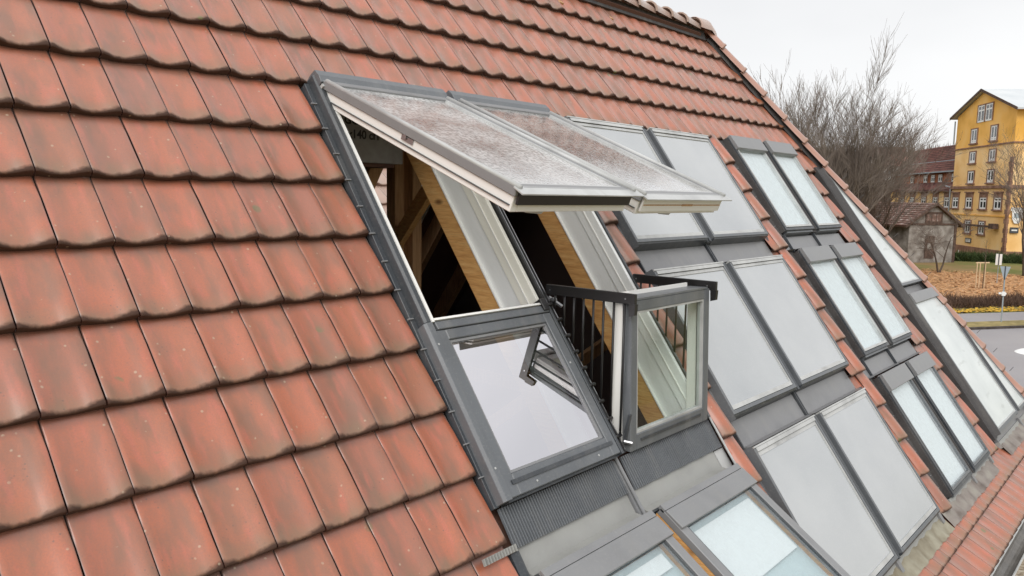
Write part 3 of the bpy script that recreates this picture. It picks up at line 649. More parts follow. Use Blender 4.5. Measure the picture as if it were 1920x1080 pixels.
# open top sashes
for u0, u1, gm, ang in ((1.285, 2.20, M['glass_wet'], ANG), (2.292, 3.215, M['glass_wet2'], ANG - .012)):
    W_ = u1 - u0; SL = 1.50; T = fr(u0, .075, .066, ang)
    mb = MB(T); ring(mb, 0, W_, 0, SL, .045, -.022, .022, wt=.06, wb=.045); s_ = mb.build('open_sash', M['midgrey'], house, bevel=.003)
    mb = MB(T); mb.box(.046, .060, .06, SL - .045, -.01, .019); mb.box(W_ - .060, W_ - .046, .06, SL - .045, -.01, .019); mb.box(.06, W_ - .06, SL - .06, SL - .046, -.01, .020); mb.build('glazing_bead', M['alu'], s_)
    mb = MB(T); mb.tube([(.012, .02, .024), (.012, SL + .01, .024)], .013, 8); mb.build('edge_cap', M['alu'], s_, smooth=True); mb = MB(T); mb.tube([(W_ - .012, .02, .024), (W_ - .012, SL + .01, .024)], .013, 8); mb.build('edge_cap', M['alu'], s_, smooth=True)
    mb = MB(T); mb.box(.0605, W_ - .0605, .06, SL - .0605, .0, .010); mb.build('glass_pane', gm, s_)
    # white timber underside frame
    mb = MB(T); mb.box(.012, .055, .05, SL - .01, -.098, -.024); mb.box(W_ - .055, W_ - .012, .05, SL - .01, -.098, -.024)
    mb.box(.055, W_ - .055, SL - .07, SL - .01, -.098, -.024); mb.box(.055, W_ - .055, .05, .10, -.098, -.024)
    wf = mb.build('white_frame', M['white'], s_, bevel=.003)
    mb = MB(T); mb.box(.004, .0115, .10, SL - .02, -.070, -.065); mb.build('gasket', M['anthracite'], s_)
    mb = MB(T); mb.box(.006, .012, SL * .47, SL * .53, -.05, -.026); mb.tube([(-.002, SL * .49, -.03), (.02, SL * .49, -.03)], .014, 8); mb.build('hinge', M['steel'], s_)
    # drip lip over the lower edge
    mb = MB(T); mb.prism([(SL - .01, .0225), (SL + .05, .012), (SL + .05, .006), (SL - .01, .016)], -.012, W_ + .03, axis=0); mb.build('drip_edge', M['alu'], s_)
    mb = MB(T); mb.box(.02, W_ - .02, SL + .001, SL + .012, -.075 if u0 > 2 else -.056, .004); mb.build('front_fascia', M['black'] if u0 < 2 else M['white'], s_)
    if u0 > 2: mb = MB(T); mb.box(.03, W_ - .03, SL + .0125, SL + .014, -.040, -.034); mb.box(W_ * .47, W_ * .6, SL + .0125, SL + .016, -.042, -.032); mb.build('ventilation_slot', M['darkwood'], s_)
    mb = MB(T); c = W_ * (.15 if u0 < 2 else .32); mb.tube([(c, SL - .06, -.085), (c + .03, SL - .045, -.105), (c + .13, SL - .045, -.112), (c + .19, SL - .06, -.085)], .012, 8); mb.build('handle', M['alu'], s_, smooth=True)

# closed lower sash (left)
mb = MB(RF); ring(mb, LU0, LU1 - .002, 1.585, 2.45, .066, .0, .056, wt=.055, wb=.105); s_ = mb.build('lower_sash', M['grey'], house, bevel=.004)
mb = MB(RF); ring(mb, LU0 + .067, LU1 - .069, 1.642, 2.343, .013, .0, .045); mb.build('glazing_bead', M['midgrey'], s_)
mb = MB(RF); mb.box(LU0 + .081, LU1 - .083, 1.656, 2.329, .028, .036); mb.build('glass_pane', M['glass_low'], s_)
mb = MB(RF); mb.prism([(1.535, .02), (1.54, .060), (1.583, .064), (1.583, .02)], LU0 + .018, LU1 - .01, axis=0); mb.build('top_rail', M['grey'], s_, bevel=.003)
mb = MB(RF); mb.prism([(1.520, -.02), (1.520, .060), (1.534, .066), (1.534, -.02)], LU0 + .018, LU1 - .02, axis=0); mb.build('white_top_edge', M['white'], s_)
mb = MB(RF); mb.box(LU0 + .04, LU1 - .04, 2.375, 2.395, .0565, .064); mb.box(LU0 - .0, LU1, 2.4505, 2.462, -.03, .030); mb.build('bottom_trim', M['anthracite'], s_)
mb = MB(RF); mb.box(2.13, 2.18, 1.50, 1.575, .0, .075); mb.build('latch', M['black'], s_, bevel=.004)
mb = MB(RF)
for v_ in (1.66, 2.30): mb.tube([(1.275, v_, .066), (1.275, v_, .068)], .006, 6)
for u_, v_ in ((1.5, 2.42), (2.0, 2.42), (2.14, 1.9)): mb.tube([(u_, v_, .056), (u_, v_, .059)], .006, 6)
mb.build('screws', M['alu'], s_)

# vertical balcony sash: swung out, its local y runs up
def vf(u, y, z):          # up the sash (y), outward (z)
    du = Vector((0, -.829, .559)); no = Vector((0, .559, .829)); p = Vector((u, 2.462, .0)) + du * y + no * z; return p
Tv = RF @ Matrix(((1, 0, 0, 0), (0, -.829, .559, 2.462), (0, .559, .829, .0), (0, 0, 0, 1)))
BH = .838
mb = MB(Tv); ring(mb, RU0, RU1, .0, BH, .062, -.045, .012, wt=.09, wb=.06)
s_ = mb.build('balcony_sash', M['grey'], house, bevel=.004)
mb = MB(Tv); ring(mb, RU0 + .063, RU1 - .063, .091, BH - .061, .012, -.03, .006); mb.build('glazing_bead', M['alu'], s_)
mb = MB(Tv); ring(mb, RU0 + .0, RU1 - .0, .0, BH - .02, .05, -.115, -.046); mb.build('white_frame', M['white'], s_, bevel=.003)
mb = MB(Tv); mb.box(RU0 + .0755, RU1 - .0755, .104, BH - .0735, -.02, -.012); mb.build('glass_pane', M['glass_bal'], s_)
mb = MB(Tv); mb.box(RU0 + .03, RU1 - .03, BH + .001, BH + .012, -.11, .014); mb.build('top_cap', M['grey'], s_)
mb = MB(Tv); mb.box(RU0 + .02, RU1 - .06, BH - .01, BH + .035, -.125, -.111); mb.box(RU0 + .02, RU0 + .16, BH + .0, BH + .03, -.11, -.08); mb.build('white_handrail', M['white'], s_)
mb = MB(Tv); mb.box(RU0 + .1, RU1 - .1, .045, .06, .0125, .018); mb.build('bottom_trim', M['anthracite'], s_)
# railings on both sides
for ub, outer in ((RU0 - .018, True), (RU1 + .018, False)):
    mb = MB(RF)
    a = Vector((ub, 1.425, .025)); b = Vector((ub, 1.785, .519))
    d = (b - a).normalized(); nrm = Vector((1, 0, 0)).cross(d)
    mb.bar(tuple(a), tuple(b), .022, .058, tuple(nrm)) if False else None
    up = Vector((0, -.809, .588))
    vsx = [tuple(p + Vector((x, 0, 0)) + up * y) for p in (a, b) for x, y in ((-.012, -.028), (.012, -.028), (.012, .03), (-.012, .03))]
    mb.add(vsx, [(3, 2, 1, 0), (4, 5, 6, 7)] + [(i, (i + 1) % 4, 4 + (i + 1) % 4, 4 + i) for i in range(4)])
    rl = mb.build('side_rail', M['black'], house, bevel=.003)
    mb = MB(RF); e = b - up * .055 - d * .015; mb.add([tuple(e + Vector((x, 0, 0)) + up * y + d * z) for x in (-.014, .014) for y, z in ((-.04, -.018), (.03, -.022), (.03, .02), (-.03, .016))], [(0, 1, 2, 3), (7, 6, 5, 4), (0, 4, 5, 1), (1, 5, 6, 2), (2, 6, 7, 3), (3, 7, 4, 0)]); mb.build('end_bracket', M['black'], rl)
    for i in range(8):
        p = a + (b - a) * (.10 + i * .112); q = p - up * ((p.z - .012) / .588)
        if True:
            mb = MB(RF); mb.tube([tuple(p - up * .02), tuple(q)], .0068, 6); mb.build('baluster', M['black'], rl, smooth=True)
    mb = MB(RF); mb.tube([tuple(a + d * .03 + Vector((-.014, 0, 0))), tuple(a + d * .03 + Vector((-.011, 0, 0)))], .005, 6); mb.tube([tuple(b - d * .06 + Vector((-.014, 0, 0))), tuple(b - d * .06 + Vector((-.011, 0, 0)))], .005, 6); mb.build('screws', M['steel'], rl)
mb = MB(RF); mb.bar((RU0 - .008, 2.40, .02), (RU0 - .008, 2.29, .13), .012, .02, (1, 0, 0)); mb.bar((RU0 - .008, 2.29, .13), (RU0 - .008, 2.36, .045), .01, .014, (1, 0, 0)); mb.build('stay_arm', M['anthracite'], house)
mb = MB(RF); mb.bar((RU0 - .02, 1.47, .01), (RU0 - .0, 1.56, .05), .02, .012, (0, 0, 1)); mb.tube([(RU0 - .03, 1.50, .03), (RU0 + .0, 1.50, .03)], .013, 8); mb.tube([(RU0 - .02, 2.40, .02), (RU0 - .0, 2.43, .05)], .012, 8); mb.build('steel_joint', M['steel'], house)

# ribbed apron, sheet and divider rods below
def ribs(u0, u1, v0, v1, n0, amp=.011, step=.0180):
    mb = MB(RF); k = int((u1 - u0) / step); vs = []; fs = []
    for i in range(k * 4 + 1):
        w_ = (u1 - u0) / k; u_ = u0 + w_ * (i // 4 + (0, .16, .50, .66)[i % 4]); n_ = n0 + (0, amp, amp, 0)[i % 4] + .004 * math.sin(u_ * 30) * (1 if u0 > 2 else .3)
        vs += [(u_, v0, n_ + .004), (u_, v1, n_)]
    for i in range(k * 4): fs.append((2 * i, 2 * i + 2, 2 * i + 3, 2 * i + 1))
    mb.add(vs, fs); return mb
for a, b in ((1.27, 2.19), (2.265, 3.28)):
    o = ribs(a, b, 2.465, 2.655, -.036).build('ribbed_apron', M['grey'], house, recalc=False)
ribs(1.05, 1.268, 2.632, 2.662, -.012).build('ribbed_apron', M['lead'], house, recalc=False)
for a, b in ((1.29, 2.19), (2.255, 3.17)):
    mb = MB(RF); mb.prism([(2.64, -.05), (2.655, -.044), (2.76, -.044), (2.788, -.01), (2.79, -.09), (2.64, -.09)], a, b, axis=0); mb.build('sheet_bay', M['lead'], house)
    mb = MB(RF); mb.box(a, b, 2.789, 2.80, -.05, .012); mb.build('sheet_upstand', M['anthracite'], house)
mb = MB(RF); mb.tube([(2.215, 2.44, -.02), (2.222, 2.80, -.02)], .010, 8); mb.box(2.196, 2.246, 2.47, 2.79, -.06, -.030); mb.build('divider_rod', M['midgrey'], house)
mb = MB(RF); mb.tube([(3.262, 2.42, -.0), (3.262, 2.84, -.0)], .007, 8); mb.box(3.18, 3.30, 2.66, 2.80, -.06, -.045); mb.build('divider_rod', M['alu'], house)
for a, b, c in ((1.23, 1.285, 2.665), (2.215, 2.29, 2.80), (3.215, 3.29, 2.80)): mb = MB(RF); mb.box(a, b, c, KINK_V, -.08, -.025); mb.build('side_flashing', M['anthracite'], house)

# two opened roof windows below
for j, (u0, u1) in enumerate(((1.285, 2.20), (2.29, 3.205))):
    mb = MB(RF); ring(mb, u0 + .01, u1 - .01, 2.805, 3.9, .04, -.10, .02); f_ = mb.build('window_frame', M['anthracite'], house)
    mb = MB(RF); ring(mb, u0 + .05, u1 - .05, 2.85, 3.86, .03, -.26, .01); mb.build('timber_lining', M['wood'], f_)
    W_ = u1 - u0; T = fr(u0, 2.80, .032, math.radians(20.5)); SL = 1.14
    mb = MB(T); ring(mb, 0, W_, 0, SL, .065, -.03, .012, wt=.14, wb=.07); s_ = mb.build('tilted_sash', M['midgrey'], house, bevel=.003)
    mb = MB(T); mb.prism([(.028, .0125), (.03, .026), (.150, .030), (.152, .0125)], .0, W_, axis=0); mb.build('top_cover', M['midgrey'], s_, bevel=.002)
    mb = MB(T); mb.box(0, W_, -.012, .026, .0, .022); mb.build('cover_strip', M['midgrey'], s_)
    mb = MB(T); ring(mb, .066, W_ - .066, .141, SL - .071, .010, -.02, .006); mb.build('glazing_bead', M['anthracite'], s_)
    mb = MB(T); mb.box(.0765, W_ - .0765, .152, SL - .082, -.008, .0); mb.build('glass_pane', M['glass_blue'], s_)
    mb = MB(T)
    mb.box(.11, W_ - .11, .185, .56 if j else .27, -.040, -.036); mb.build('blind', M['blind'], s_)
    mb = MB(T); mb.box(.06, W_ - .06, .145, SL - .075, -.060, -.056); mb.build('inner_shade', M['blind_dim'], s_)
    mb = MB(T); mb.box(.0, .04, .0, SL, -.085, -.032); mb.build('sash_timber', M['wood'], s_); mb = MB(T); mb.box(W_ - .04, W_, .0, SL, -.085, -.032); mb.build('sash_timber', M['wood'], s_)

# ================================================================== LOWER, FLATTER ROOF WITH APRON AND GUTTER
A2 = math.radians(34); c2, s2 = math.cos(A2), math.sin(A2)
K0 = RF @ Vector((0, KINK_V, -.02))
RL = Matrix(((1, 0, 0, 0), (0, -c2, -s2, K0.y), (0, -s2, c2, K0.z), (0, 0, 0, 1)))
mb = MB(RL); mb.box(-3.2, 10.5, -.02, .50, -.12, -.07); mb.build('lower_deck', M['deck'], house)
UV = []; RN = []; mb = MB(RL)
for r, vv in enumerate((.235, .515)):
    for k in range(-15, 54):
        u0 = k * TW + .01
        if 3.9 < u0 < 9.2: put_tile(random.choice(TMESH), u0, vv, RL, A2, house)
        else: joint_tile(mb, u0, vv, clip=False)
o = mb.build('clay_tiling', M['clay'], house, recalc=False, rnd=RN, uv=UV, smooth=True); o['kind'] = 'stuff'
# wavy lead aprons dressed over the tiles
m_lead = mottled('weathered_lead', [(.3, (.14, .115, .10)), (.5, (.24, .21, .19)), (.7, (.31, .29, .25))], 6, 6, rough=.7)
m_moss = mottled('mossy_lead', [(.3, (.20, .17, .12)), (.7, (.34, .32, .25))], 8, 6, rough=.8)
for (a, b, mm) in ((1.2, 5.78, m_moss), (5.84, 7.0, m_lead), (7.0, 7.72, m_lead), (8.35, 9.6, m_lead), (9.6, 10.5, m_lead)):
    mb = MB(RL); k = int((b - a) / .034); vs = []; fs = []
    for i in range(k + 1):
        u_ = a + (b - a) * i / k; w_ = .011 * math.cos((u_ - .06) / TW * 2 * math.pi) + random.uniform(-.003, .003)
        vs += [(u_, -.035, .015), (u_, .03, .010 + w_ * .4), (u_, .13 + random.uniform(-.006, .006), .004 + w_)]
    for i in range(k): fs += [(3 * i, 3 * i + 3, 3 * i + 4, 3 * i + 1), (3 * i + 1, 3 * i + 4, 3 * i + 5, 3 * i + 2)]
    mb.add(vs, fs).build('lead_apron', mm, house, recalc=False, smooth=True)
for a, b in ((3.46, 5.72), (6.15, 7.72), (8.35, 10.2)):
    mb = MB(RF); mb.box(a, b, 3.865 if a < 6 else 3.885, 3.955, -.06, -.01); mb.build('sheet_bay', M['lead'], house)
for uu in (4.58, 6.97, 7.74, 5.74, 9.5):
    mb = MB(RF); mb.box(uu - .03, uu + .02, 3.86, 3.97, -.03, .01); mb.build('seam_end', M['sheet'], house)
# gutter
mb = MB(RL); vs = []; fs = []; k = 9
for x in (-3.3, 10.8):
    for j in range(k):
        t = math.pi * (j / (k - 1)); vs.append((x, .605 - .068 * math.cos(t), -.10 - .065 * math.sin(t)))
    for j in range(k):
        t = math.pi * (1 - j / (k - 1)); vs.append((x, .605 - .063 * math.cos(t), -.10 - .060 * math.sin(t)))
n2 = 2 * k
for j in range(n2): fs.append((j, (j + 1) % n2, n2 + (j + 1) % n2, n2 + j))
gm = metal_paint('gutter_zinc', (.12, .11, .10), .4)
gt = mb.add(vs, fs).build('gutter', gm, house, recalc=True)
mb = MB(RL); mb.tube([(-3.3, .675, -.098), (10.8, .675, -.098)], .009, 6); mb.box(-3.3, 10.8, .50, .535, -.075, -.05); mb.build('gutter_bead', M['alu'], gt)

# neighbouring roof seen through the attic and its rear window
nb = thing('neighbouring_roof', (5.2, 5.2, GZ), 'pale clay tiled roof slope glimpsed through the open attic behind the posts', 'roof')
AN = math.radians(42); RN_ = Matrix(((1, 0, 0, 0), (0, -math.cos(AN), -math.sin(AN), 5.6), (0, -math.sin(AN), math.cos(AN), 1.26), (0, 0, 0, 1)))
UV = []; RN = []; mb = MB(RN_)
for r in range(1, 12):
    for k in range(12, 38): joint_tile(mb, k * TW, r * TL, clip=False)
o = mb.build('pale_tiling', M['pale_clay'], nb, recalc=False, rnd=RN, uv=UV, smooth=True); o['kind'] = 'stuff'
MB(RN_).box(2.4, 7.9, -.05, 3.6, -.14, -.08).build('roof_slab', M['deck'], nb)
MB().box(2.5, 7.8, 4.45, 5.5, GZ, -.4).build('wall', M['shedwall'], nb)

# ================================================================== GROUND
def gpoly(name, pts, z, material):
    mb = MB(); mb.add([(x, y, z) for x, y in pts], [tuple(range(len(pts)))]); return struct(mb.build(name, material, recalc=False))
# terrain: flat yard rising to a wooded hill
mb = MB(); nx, ny = 70, 60; vs = []; fs = []
def gh(x, y):
    d = math.hypot(x, y); t = max(0, min(1, (d - 135) / 260)); t = t * t * (3 - 2 * t)
    return GZ + t * (24 + 6 * mnoise.noise(Vector((x * .008, y * .008, 3))) ) * (1 if y > -220 else .6)
for i in range(nx + 1):
    for j in range(ny + 1):
        x = -150 + 900 * i / nx; y = -350 + 900 * j / ny; vs.append((x, y, gh(x, y)))
for i in range(nx):
    for j in range(ny): a = i * (ny + 1) + j; fs.append((a, a + ny + 1, a + ny + 2, a + 1))
struct(mb.add(vs, fs).build('ground', M['grass'], recalc=False, smooth=True))
gpoly('gravel_yard', [(2, -14), (24, -14), (24, 5), (2, 5)], GZ + .01, M['gravel'])
dv = Vector((.835, -.55)); nv = Vector((.55, .835))       # roads run along dv; nv points away
def strip(o, w, a=-60, b=80):
    o = Vector(o); return [tuple(o + dv * a), tuple(o + dv * b), tuple(o + dv * b + nv * w), tuple(o + dv * a + nv * w)]
gpoly('footpath', strip((46.9, 4.93), 3.35), GZ + .012, M['asphalt'])
gpoly('road', strip((36.5, -3.0), 12.15), GZ + .008, M['asphalt'])
mb = MB(); mbk = [tuple(p) + (0,) for p in strip((45.3, 4.2), .18)]
mb.add([(p[0], p[1], GZ - .02) for p in mbk] + [(p[0], p[1], GZ + .12) for p in mbk], [(0, 1, 2, 3), (7, 6, 5, 4), (0, 4, 5, 1), (1, 5, 6, 2), (2, 6, 7, 3), (3, 7, 4, 0)]); struct(mb.build('kerb', M['kerb']))
gpoly('grass_verge', strip((45.45, 4.45), 1.45), GZ + .10, mottled('dry_verge', [(.3, (.16, .13, .05)), (.7, (.36, .28, .12))], 2.2, 6))
gpoly('leaf_covered_lawn', [(58.5, 3), (57, 8), (60, 16), (72, 22), (80, 19), (82, 0), (70, -4)], GZ + .015, M['leafbed'])
def scatter(name, material, n, fn, s0, s1, label, cat, hz=.05):
    mb = MB(); vs = []; fs = []
    for _ in range(n):
        x, y = fn(); a = random.uniform(0, 6.28); s = random.uniform(s0, s1); t = random.uniform(.2, .8) * s; z = GZ + .03 + random.uniform(0, hz)
        k = len(vs); vs += [(x + math.cos(a) * s, y + math.sin(a) * s, z), (x - math.sin(a) * s * .7, y + math.cos(a) * s * .7, z + t * .5), (x - math.cos(a) * s, y - math.sin(a) * s, z + random.uniform(0, .03)), (x + math.sin(a) * s * .7, y - math.cos(a) * s * .7, z)]
        fs.append((k, k + 1, k + 2, k + 3))
    o = mb.add(vs, fs).build(name, material, recalc=False); tag(o, label, cat); o['kind'] = 'stuff'; return o
scatter('fallen_leaves', M['leaves'], 9000, lambda: (random.uniform(57, 82), random.uniform(1, 19)), .06, .16, 'orange brown fallen leaves covering the lawn before the yellow building', 'leaves')
def ys():
    p = Vector((51.2, 6.3)) + dv * random.uniform(-10, 16) + nv * abs(random.gauss(0, .8)); return p.x, p.y
scatter('yellow_leaves', M['yellowleaf'], 2600, ys, .06, .13, 'bright yellow leaves lying along the far edge of the footpath', 'leaves')
def twiggy(name, n, fn, material, label, cat, h=1.0, thick=.012, lean=.5):
    mb = MB(); vs = []; fs = []
    for _ in range(n):
        x, y, z, hh = fn(); d = Vector((random.gauss(0, lean), random.gauss(0, lean), 1)).normalized() * hh * random.uniform(.5, 1.1)
        w = Vector((random.uniform(-1, 1), random.uniform(-1, 1), 0)).normalized() * thick * random.uniform(.6, 1.4); p = Vector((x, y, z)); k = len(vs)
        q = p + d * .55 + Vector((random.gauss(0, .06), random.gauss(0, .06), 0)) * hh
        vs += [tuple(p - w), tuple(p + w), tuple(q + w * .6), tuple(q - w * .6), tuple(p + d)]; fs += [(k, k + 1, k + 2, k + 3), (k + 3, k + 2, k + 4)]
    o = mb.add(vs, fs).build(name, material, recalc=False); tag(o, label, cat); o['kind'] = 'stuff'; return o
def shr():
    t = random.uniform(-5, 14); p = Vector((53.3, 6.9)) + dv * t + nv * random.uniform(0, 2.6); return p.x, p.y, GZ, .75 + .35 * mnoise.noise(Vector((t * .6, 0, 0)))
twiggy('leafless_shrub_bed', 7000, shr, M['twig_red'], 'low dark leafless shrubs growing along the footpath', 'shrubs', thick=.022)

# ---- street things
t_ = thing('give_way_sign', (48.06, 4.08, GZ), 'triangular road sign seen from its grey back on a leaning steel pole by the footpath', 'road sign')
mb = MB(); mb.tube([(48.06, 4.08, GZ), (47.95, 4.10, GZ + 3.05)], .035, 8); mb.build('pole', M['galv'], t_)
sd = Vector((.15, -1, 0)).normalized(); cx = Vector((47.88, 4.09, GZ + 3.15)); fw = Vector((-1, -.15, 0)) * .01
tri = [cx + sd * -.25, cx + sd * .25, cx + Vector((0, 0, -.74)) + sd * .02, cx + Vector((0, 0, -.74)) - sd * .02]
mb = MB(); mb.add([tuple(p + fw) for p in tri] + [tuple(p - fw) for p in tri], [(0, 1, 2, 3), (7, 6, 5, 4), (0, 4, 5, 1), (1, 5, 6, 2), (2, 6, 7, 3), (3, 7, 4, 0)]); mb.build('sign_plate', M['galv'], t_)
mb = MB(); q = cx + fw * 1.6; mb.tube([tuple(q + Vector((0, 0, -.72))), tuple(q + Vector((0, 0, .02)))], .03, 6); mb.build('back_brace', M['anthracite'], t_)
mb = MB(); mb.box(47.93, 48.02, 3.95, 4.30, GZ + 1.62, GZ + 1.72); mb.box(47.90, 47.93, 3.98, 4.15, GZ + 1.55, GZ + 1.78); mb.build('small_plate', M['whitepaint'], t_)
t_ = thing('tree_stakes', (66.9, 8.7, GZ), 'three pale wooden tree stakes joined by a top bar on the leafy lawn', 'tree stakes')
for (x, y) in ((66.62, 8.89), (66.79, 8.72), (67.13, 8.43)): mb = MB(); mb.tube([(x, y, GZ), (x - .1, y, GZ + 1.95)], .04, 7); mb.build('stake', M['stake'], t_)
mb = MB(); mb.bar((66.48, 8.98, GZ + 1.98), (67.2, 8.22, GZ + 2.0), .07, .09); mb.build('crossbar', M['stake'], t_)
t_ = thing('young_tree', (66.95, 8.5, GZ), 'very thin young tree tied between the pale wooden stakes', 'tree')
mb = MB(); mb.tube([(66.95, 8.5, GZ), (66.9, 8.45, GZ + 2.4), (67.0, 8.5, GZ + 3.7)], [.03, .022, .008], 5); mb.build('trunk', M['bark'], t_)
mb = MB()
for i in range(14): z = 2.2 + i * .1; a = i * 2.4; mb.tube([(66.93, 8.48, GZ + z), (66.93 + math.cos(a) * .25, 8.48 + math.sin(a) * .25, GZ + z + .3)], .007, 3)
mb.build('crown', M['twig'], t_)
t_ = thing('white_sign_boards', (72.5, 8.5, GZ), 'two narrow white boards with a dark gap standing behind the tree stakes', 'sign')
mb = MB(); mb.tube([(72.5, 8.5, GZ), (72.5, 8.5, GZ + 1.6)], .03, 6); mb.build('post', M['galv'], t_)
for dy in (-.21, .17): mb = MB(); mb.box(72.38, 72.44, 8.5 + dy * .7 - .08, 8.5 + dy * .7 + .09, GZ + 1.5, GZ + 2.4); mb.build('board', M['whitepaint'], t_)
mb = MB(); mb.box(72.42, 72.46, 8.40, 8.56, GZ + 1.5, GZ + 2.4); mb.build('gap_panel', M['anthracite'], t_)
# white dome of the mini roundabout
mb = MB(); k = 24; vs = [(39.4, 1.35, GZ + .22)]; fs = []
for r, z in ((.3, .20), (.55, .13), (.72, .05), (.76, .012)):
    vs += [(39.4 + r * math.cos(6.283 * j / k), 1.35 + r * math.sin(6.283 * j / k), GZ + z) for j in range(k)]
fs = [(0, 1 + j, 1 + (j + 1) % k) for j in range(k)]
for a in range(3): fs += [(1 + a * k + j, 1 + (a + 1) * k + j, 1 + (a + 1) * k + (j + 1) % k, 1 + a * k + (j + 1) % k) for j in range(k)]
tag(mb.add(vs, fs).build('traffic_dome', M['whitepaint'], smooth=True), 'low white painted dome in the middle of the wet road', 'traffic island')

# ================================================================== YELLOW BUILDING
A_ = Vector((114.2, 20.7)); B_ = Vector((101.5, 12.3)); sx = (B_ - A_).normalized(); back = Vector((-sx.y, sx.x)) ; 
if back.dot(A_) < 0: back = -back
# wall frame: x along the gable (left to right), y = depth away from the viewer, z = height
WF = Matrix(((sx.x, back.x, 0, A_.x), (sx.y, back.y, 0, A_.y), (0, 0, 1, GZ), (0, 0, 0, 1)))
yb = thing('yellow_building', WF @ Vector((6, 6, 0)), 'tall ochre yellow gabled building with white windows and brown stone surrounds', 'building')
mb = MB(WF); mb.box(-1.8, 13.9, 0, 14, -.3, 13.35); mb.build('wall', M['ochre_light'], yb)
mb = MB(WF); mb.prism([(-1.85, 13.35), (13.95, 13.35), (13.95, 17.15), (5.5, 19.95), (-1.85, 17.5)], -.03, 14.03, axis=1); mb.build('upper_wall', M['ochre'], yb)
mb = MB(WF); mb.prism([(-3.1, 17.5), (5.5, 20.2), (5.5, 20.0), (-3.1, 17.3)], -.5, 14.6, axis=1); mb.prism([(5.5, 20.2), (15.0, 17.0), (15.0, 16.8), (5.5, 20.0)], -.5, 14.6, axis=1); mb.build('roof', M['metalroof'], yb)
mb = MB(WF); mb.prism([(-3.15, 17.53), (5.5, 20.24), (15.05, 17.03), (15.05, 16.72), (5.5, 19.93), (-3.15, 17.22)], -.56, -.505, axis=1); mb.build('verge_board', M['shedwood'], yb)
mb = MB(WF); mb.box(-1.95, 14.05, -.14, 14.1, 13.2, 13.36); mb.build('string_course', M['sandstone'], yb)
mb = MB(WF); mb.box(-2.0, 14.1, -.22, 14.2, 8.15, 8.5); mb.build('cornice', M['sandstone'], yb)
mb = MB(WF); mb.box(-1.9, 14.0, -.08, 14.05, 4.85, 5.0); mb.build('string_course', M['ochre'], yb)
mb = MB(WF); mb.box(-1.9, 14.0, -.1, 14.1, -.3, 1.0); mb.build('plinth', M['sandstone'], yb)
for i in range(20):
    w_ = .30 if i % 2 else .46; mb = MB(WF); mb.box(13.92 - w_ * 1.5, 14.0, -.10, w_ * .3, .9 + i * .54, 1.42 + i * .54); mb.build('quoin', M['sandstone'], yb)
def window(b, x0, x1, z0, z1, T=WF, lintel=False, sill=True, cross=True, tr=.21, y=0.):
    mb = MB(T)
    mb.box(x0, x0 + tr, y - .09, y - .002, z0, z1); mb.box(x1 - tr, x1, y - .09, y - .002, z0, z1); mb.box(x0 + tr, x1 - tr, y - .09, y - .002, z1 - tr * .6, z1)
    if lintel: mb.box(x0 - .15, x1 + .15, y - .2, y - .002, z1 + .45, z1 + .6); mb.box(x0, x1, y - .09, y - .002, z1, z1 + .45)
    if sill: mb.box(x0 - .12, x1 + .12, y - .2, y - .002, z0 - .18, z0)
    w = mb.build('window', M['sandstone'], b)
    a0, a1, c0, c1 = x0 + tr, x1 - tr, z0, z1 - tr * .6; h = c1 - c0; mb = MB(T); f = .15
    mb.box(a0, a0 + f, y - .06, y - .003, c0, c1); mb.box(a1 - f, a1, y - .06, y - .003, c0, c1); mb.box(a0 + f, a1 - f, y - .06, y - .003, c0, c0 + f * 1.3); mb.box(a0 + f, a1 - f, y - .06, y - .003, c1 - f, c1)
    m_ = (a0 + a1) / 2; mb.box(m_ - f * .7, m_ + f * .7, y - .055, y - .003, c0 + f * 1.3, c1 - f)
    if cross: zc = c0 + h * .70; mb.box(a0 + f, a1 - f, y - .054, y - .003, zc - f * .6, zc + f * .6)
    else: zc = c0 + h * .18; mb.box(a0 + f, a1 - f, y - .054, y - .003, zc - f * .5, zc + f * .5)
    mb.build('frame', M['winwhite'], w)
    mb = MB(T); mb.box(a0 + .02, a1 - .02, y - .022, y - .0025, c0 + .02, c1 - .02); mb.build('pane', M['winglass'], w)
window(yb, 4.0, 6.2, 16.25, 18.4, sill=False, y=-.035); window(yb, 6.1, 8.25, 16.25, 18.4, sill=False, y=-.035)
for z0, z1 in ((13.8, 15.65), (11.35, 12.85), (8.85, 10.45)):
    yy = -.035 if z0 > 13.4 else 0
    window(yb, 2.6, 4.6, z0, z1, cross=False, y=yy); window(yb, 7.95, 9.9, z0, z1, cross=False, y=yy)
for x in (-.35, 3.67, 7.6, 11.35): window(yb, x - 1.1, x + 1.05, 5.7, 7.2, lintel=True)
for x in (3.9, 7.75): window(yb, x - .95, x + .95, 2.65, 4.3)
for yy in (3, 7, 11):
    Ts = WF @ Matrix(((0, 1, 0, 13.98), (1, 0, 0, 0), (0, 0, 1, 0), (0, 0, 0, 1)))
    Ts = WF @ Matrix(((0, -1, 0, 13.9), (1, 0, 0, 0), (0, 0, 1, 0), (0, 0, 0, 1)))
    for z0 in (9, 11.4, 14): window(yb, yy + 1, yy + 2.6, z0, z0 + 1.5, T=Ts, cross=False, y=-.06)
mb = MB(WF); mb.tube([(-1.95, -.2, .8), (-1.95, -.2, 8.2)], .09, 6); mb.tube([(-2.1, -.2, 14), (-2.15, -.2, 17.0)], .1, 6); mb.build('drainpipe', M['galv'], yb)
# dark beam across the facade between shed and wall
mb = MB(WF); mb.box(.6, 11.2, -.5, -.3, 3.55, 3.8); mb.box(11.0, 12.2, -.7, -.12, 3.45, 4.05); mb.box(11.3, 11.9, -.3, -.005, 3.6, 3.9); mb.build('steel_beam', M['shedwood'], yb)
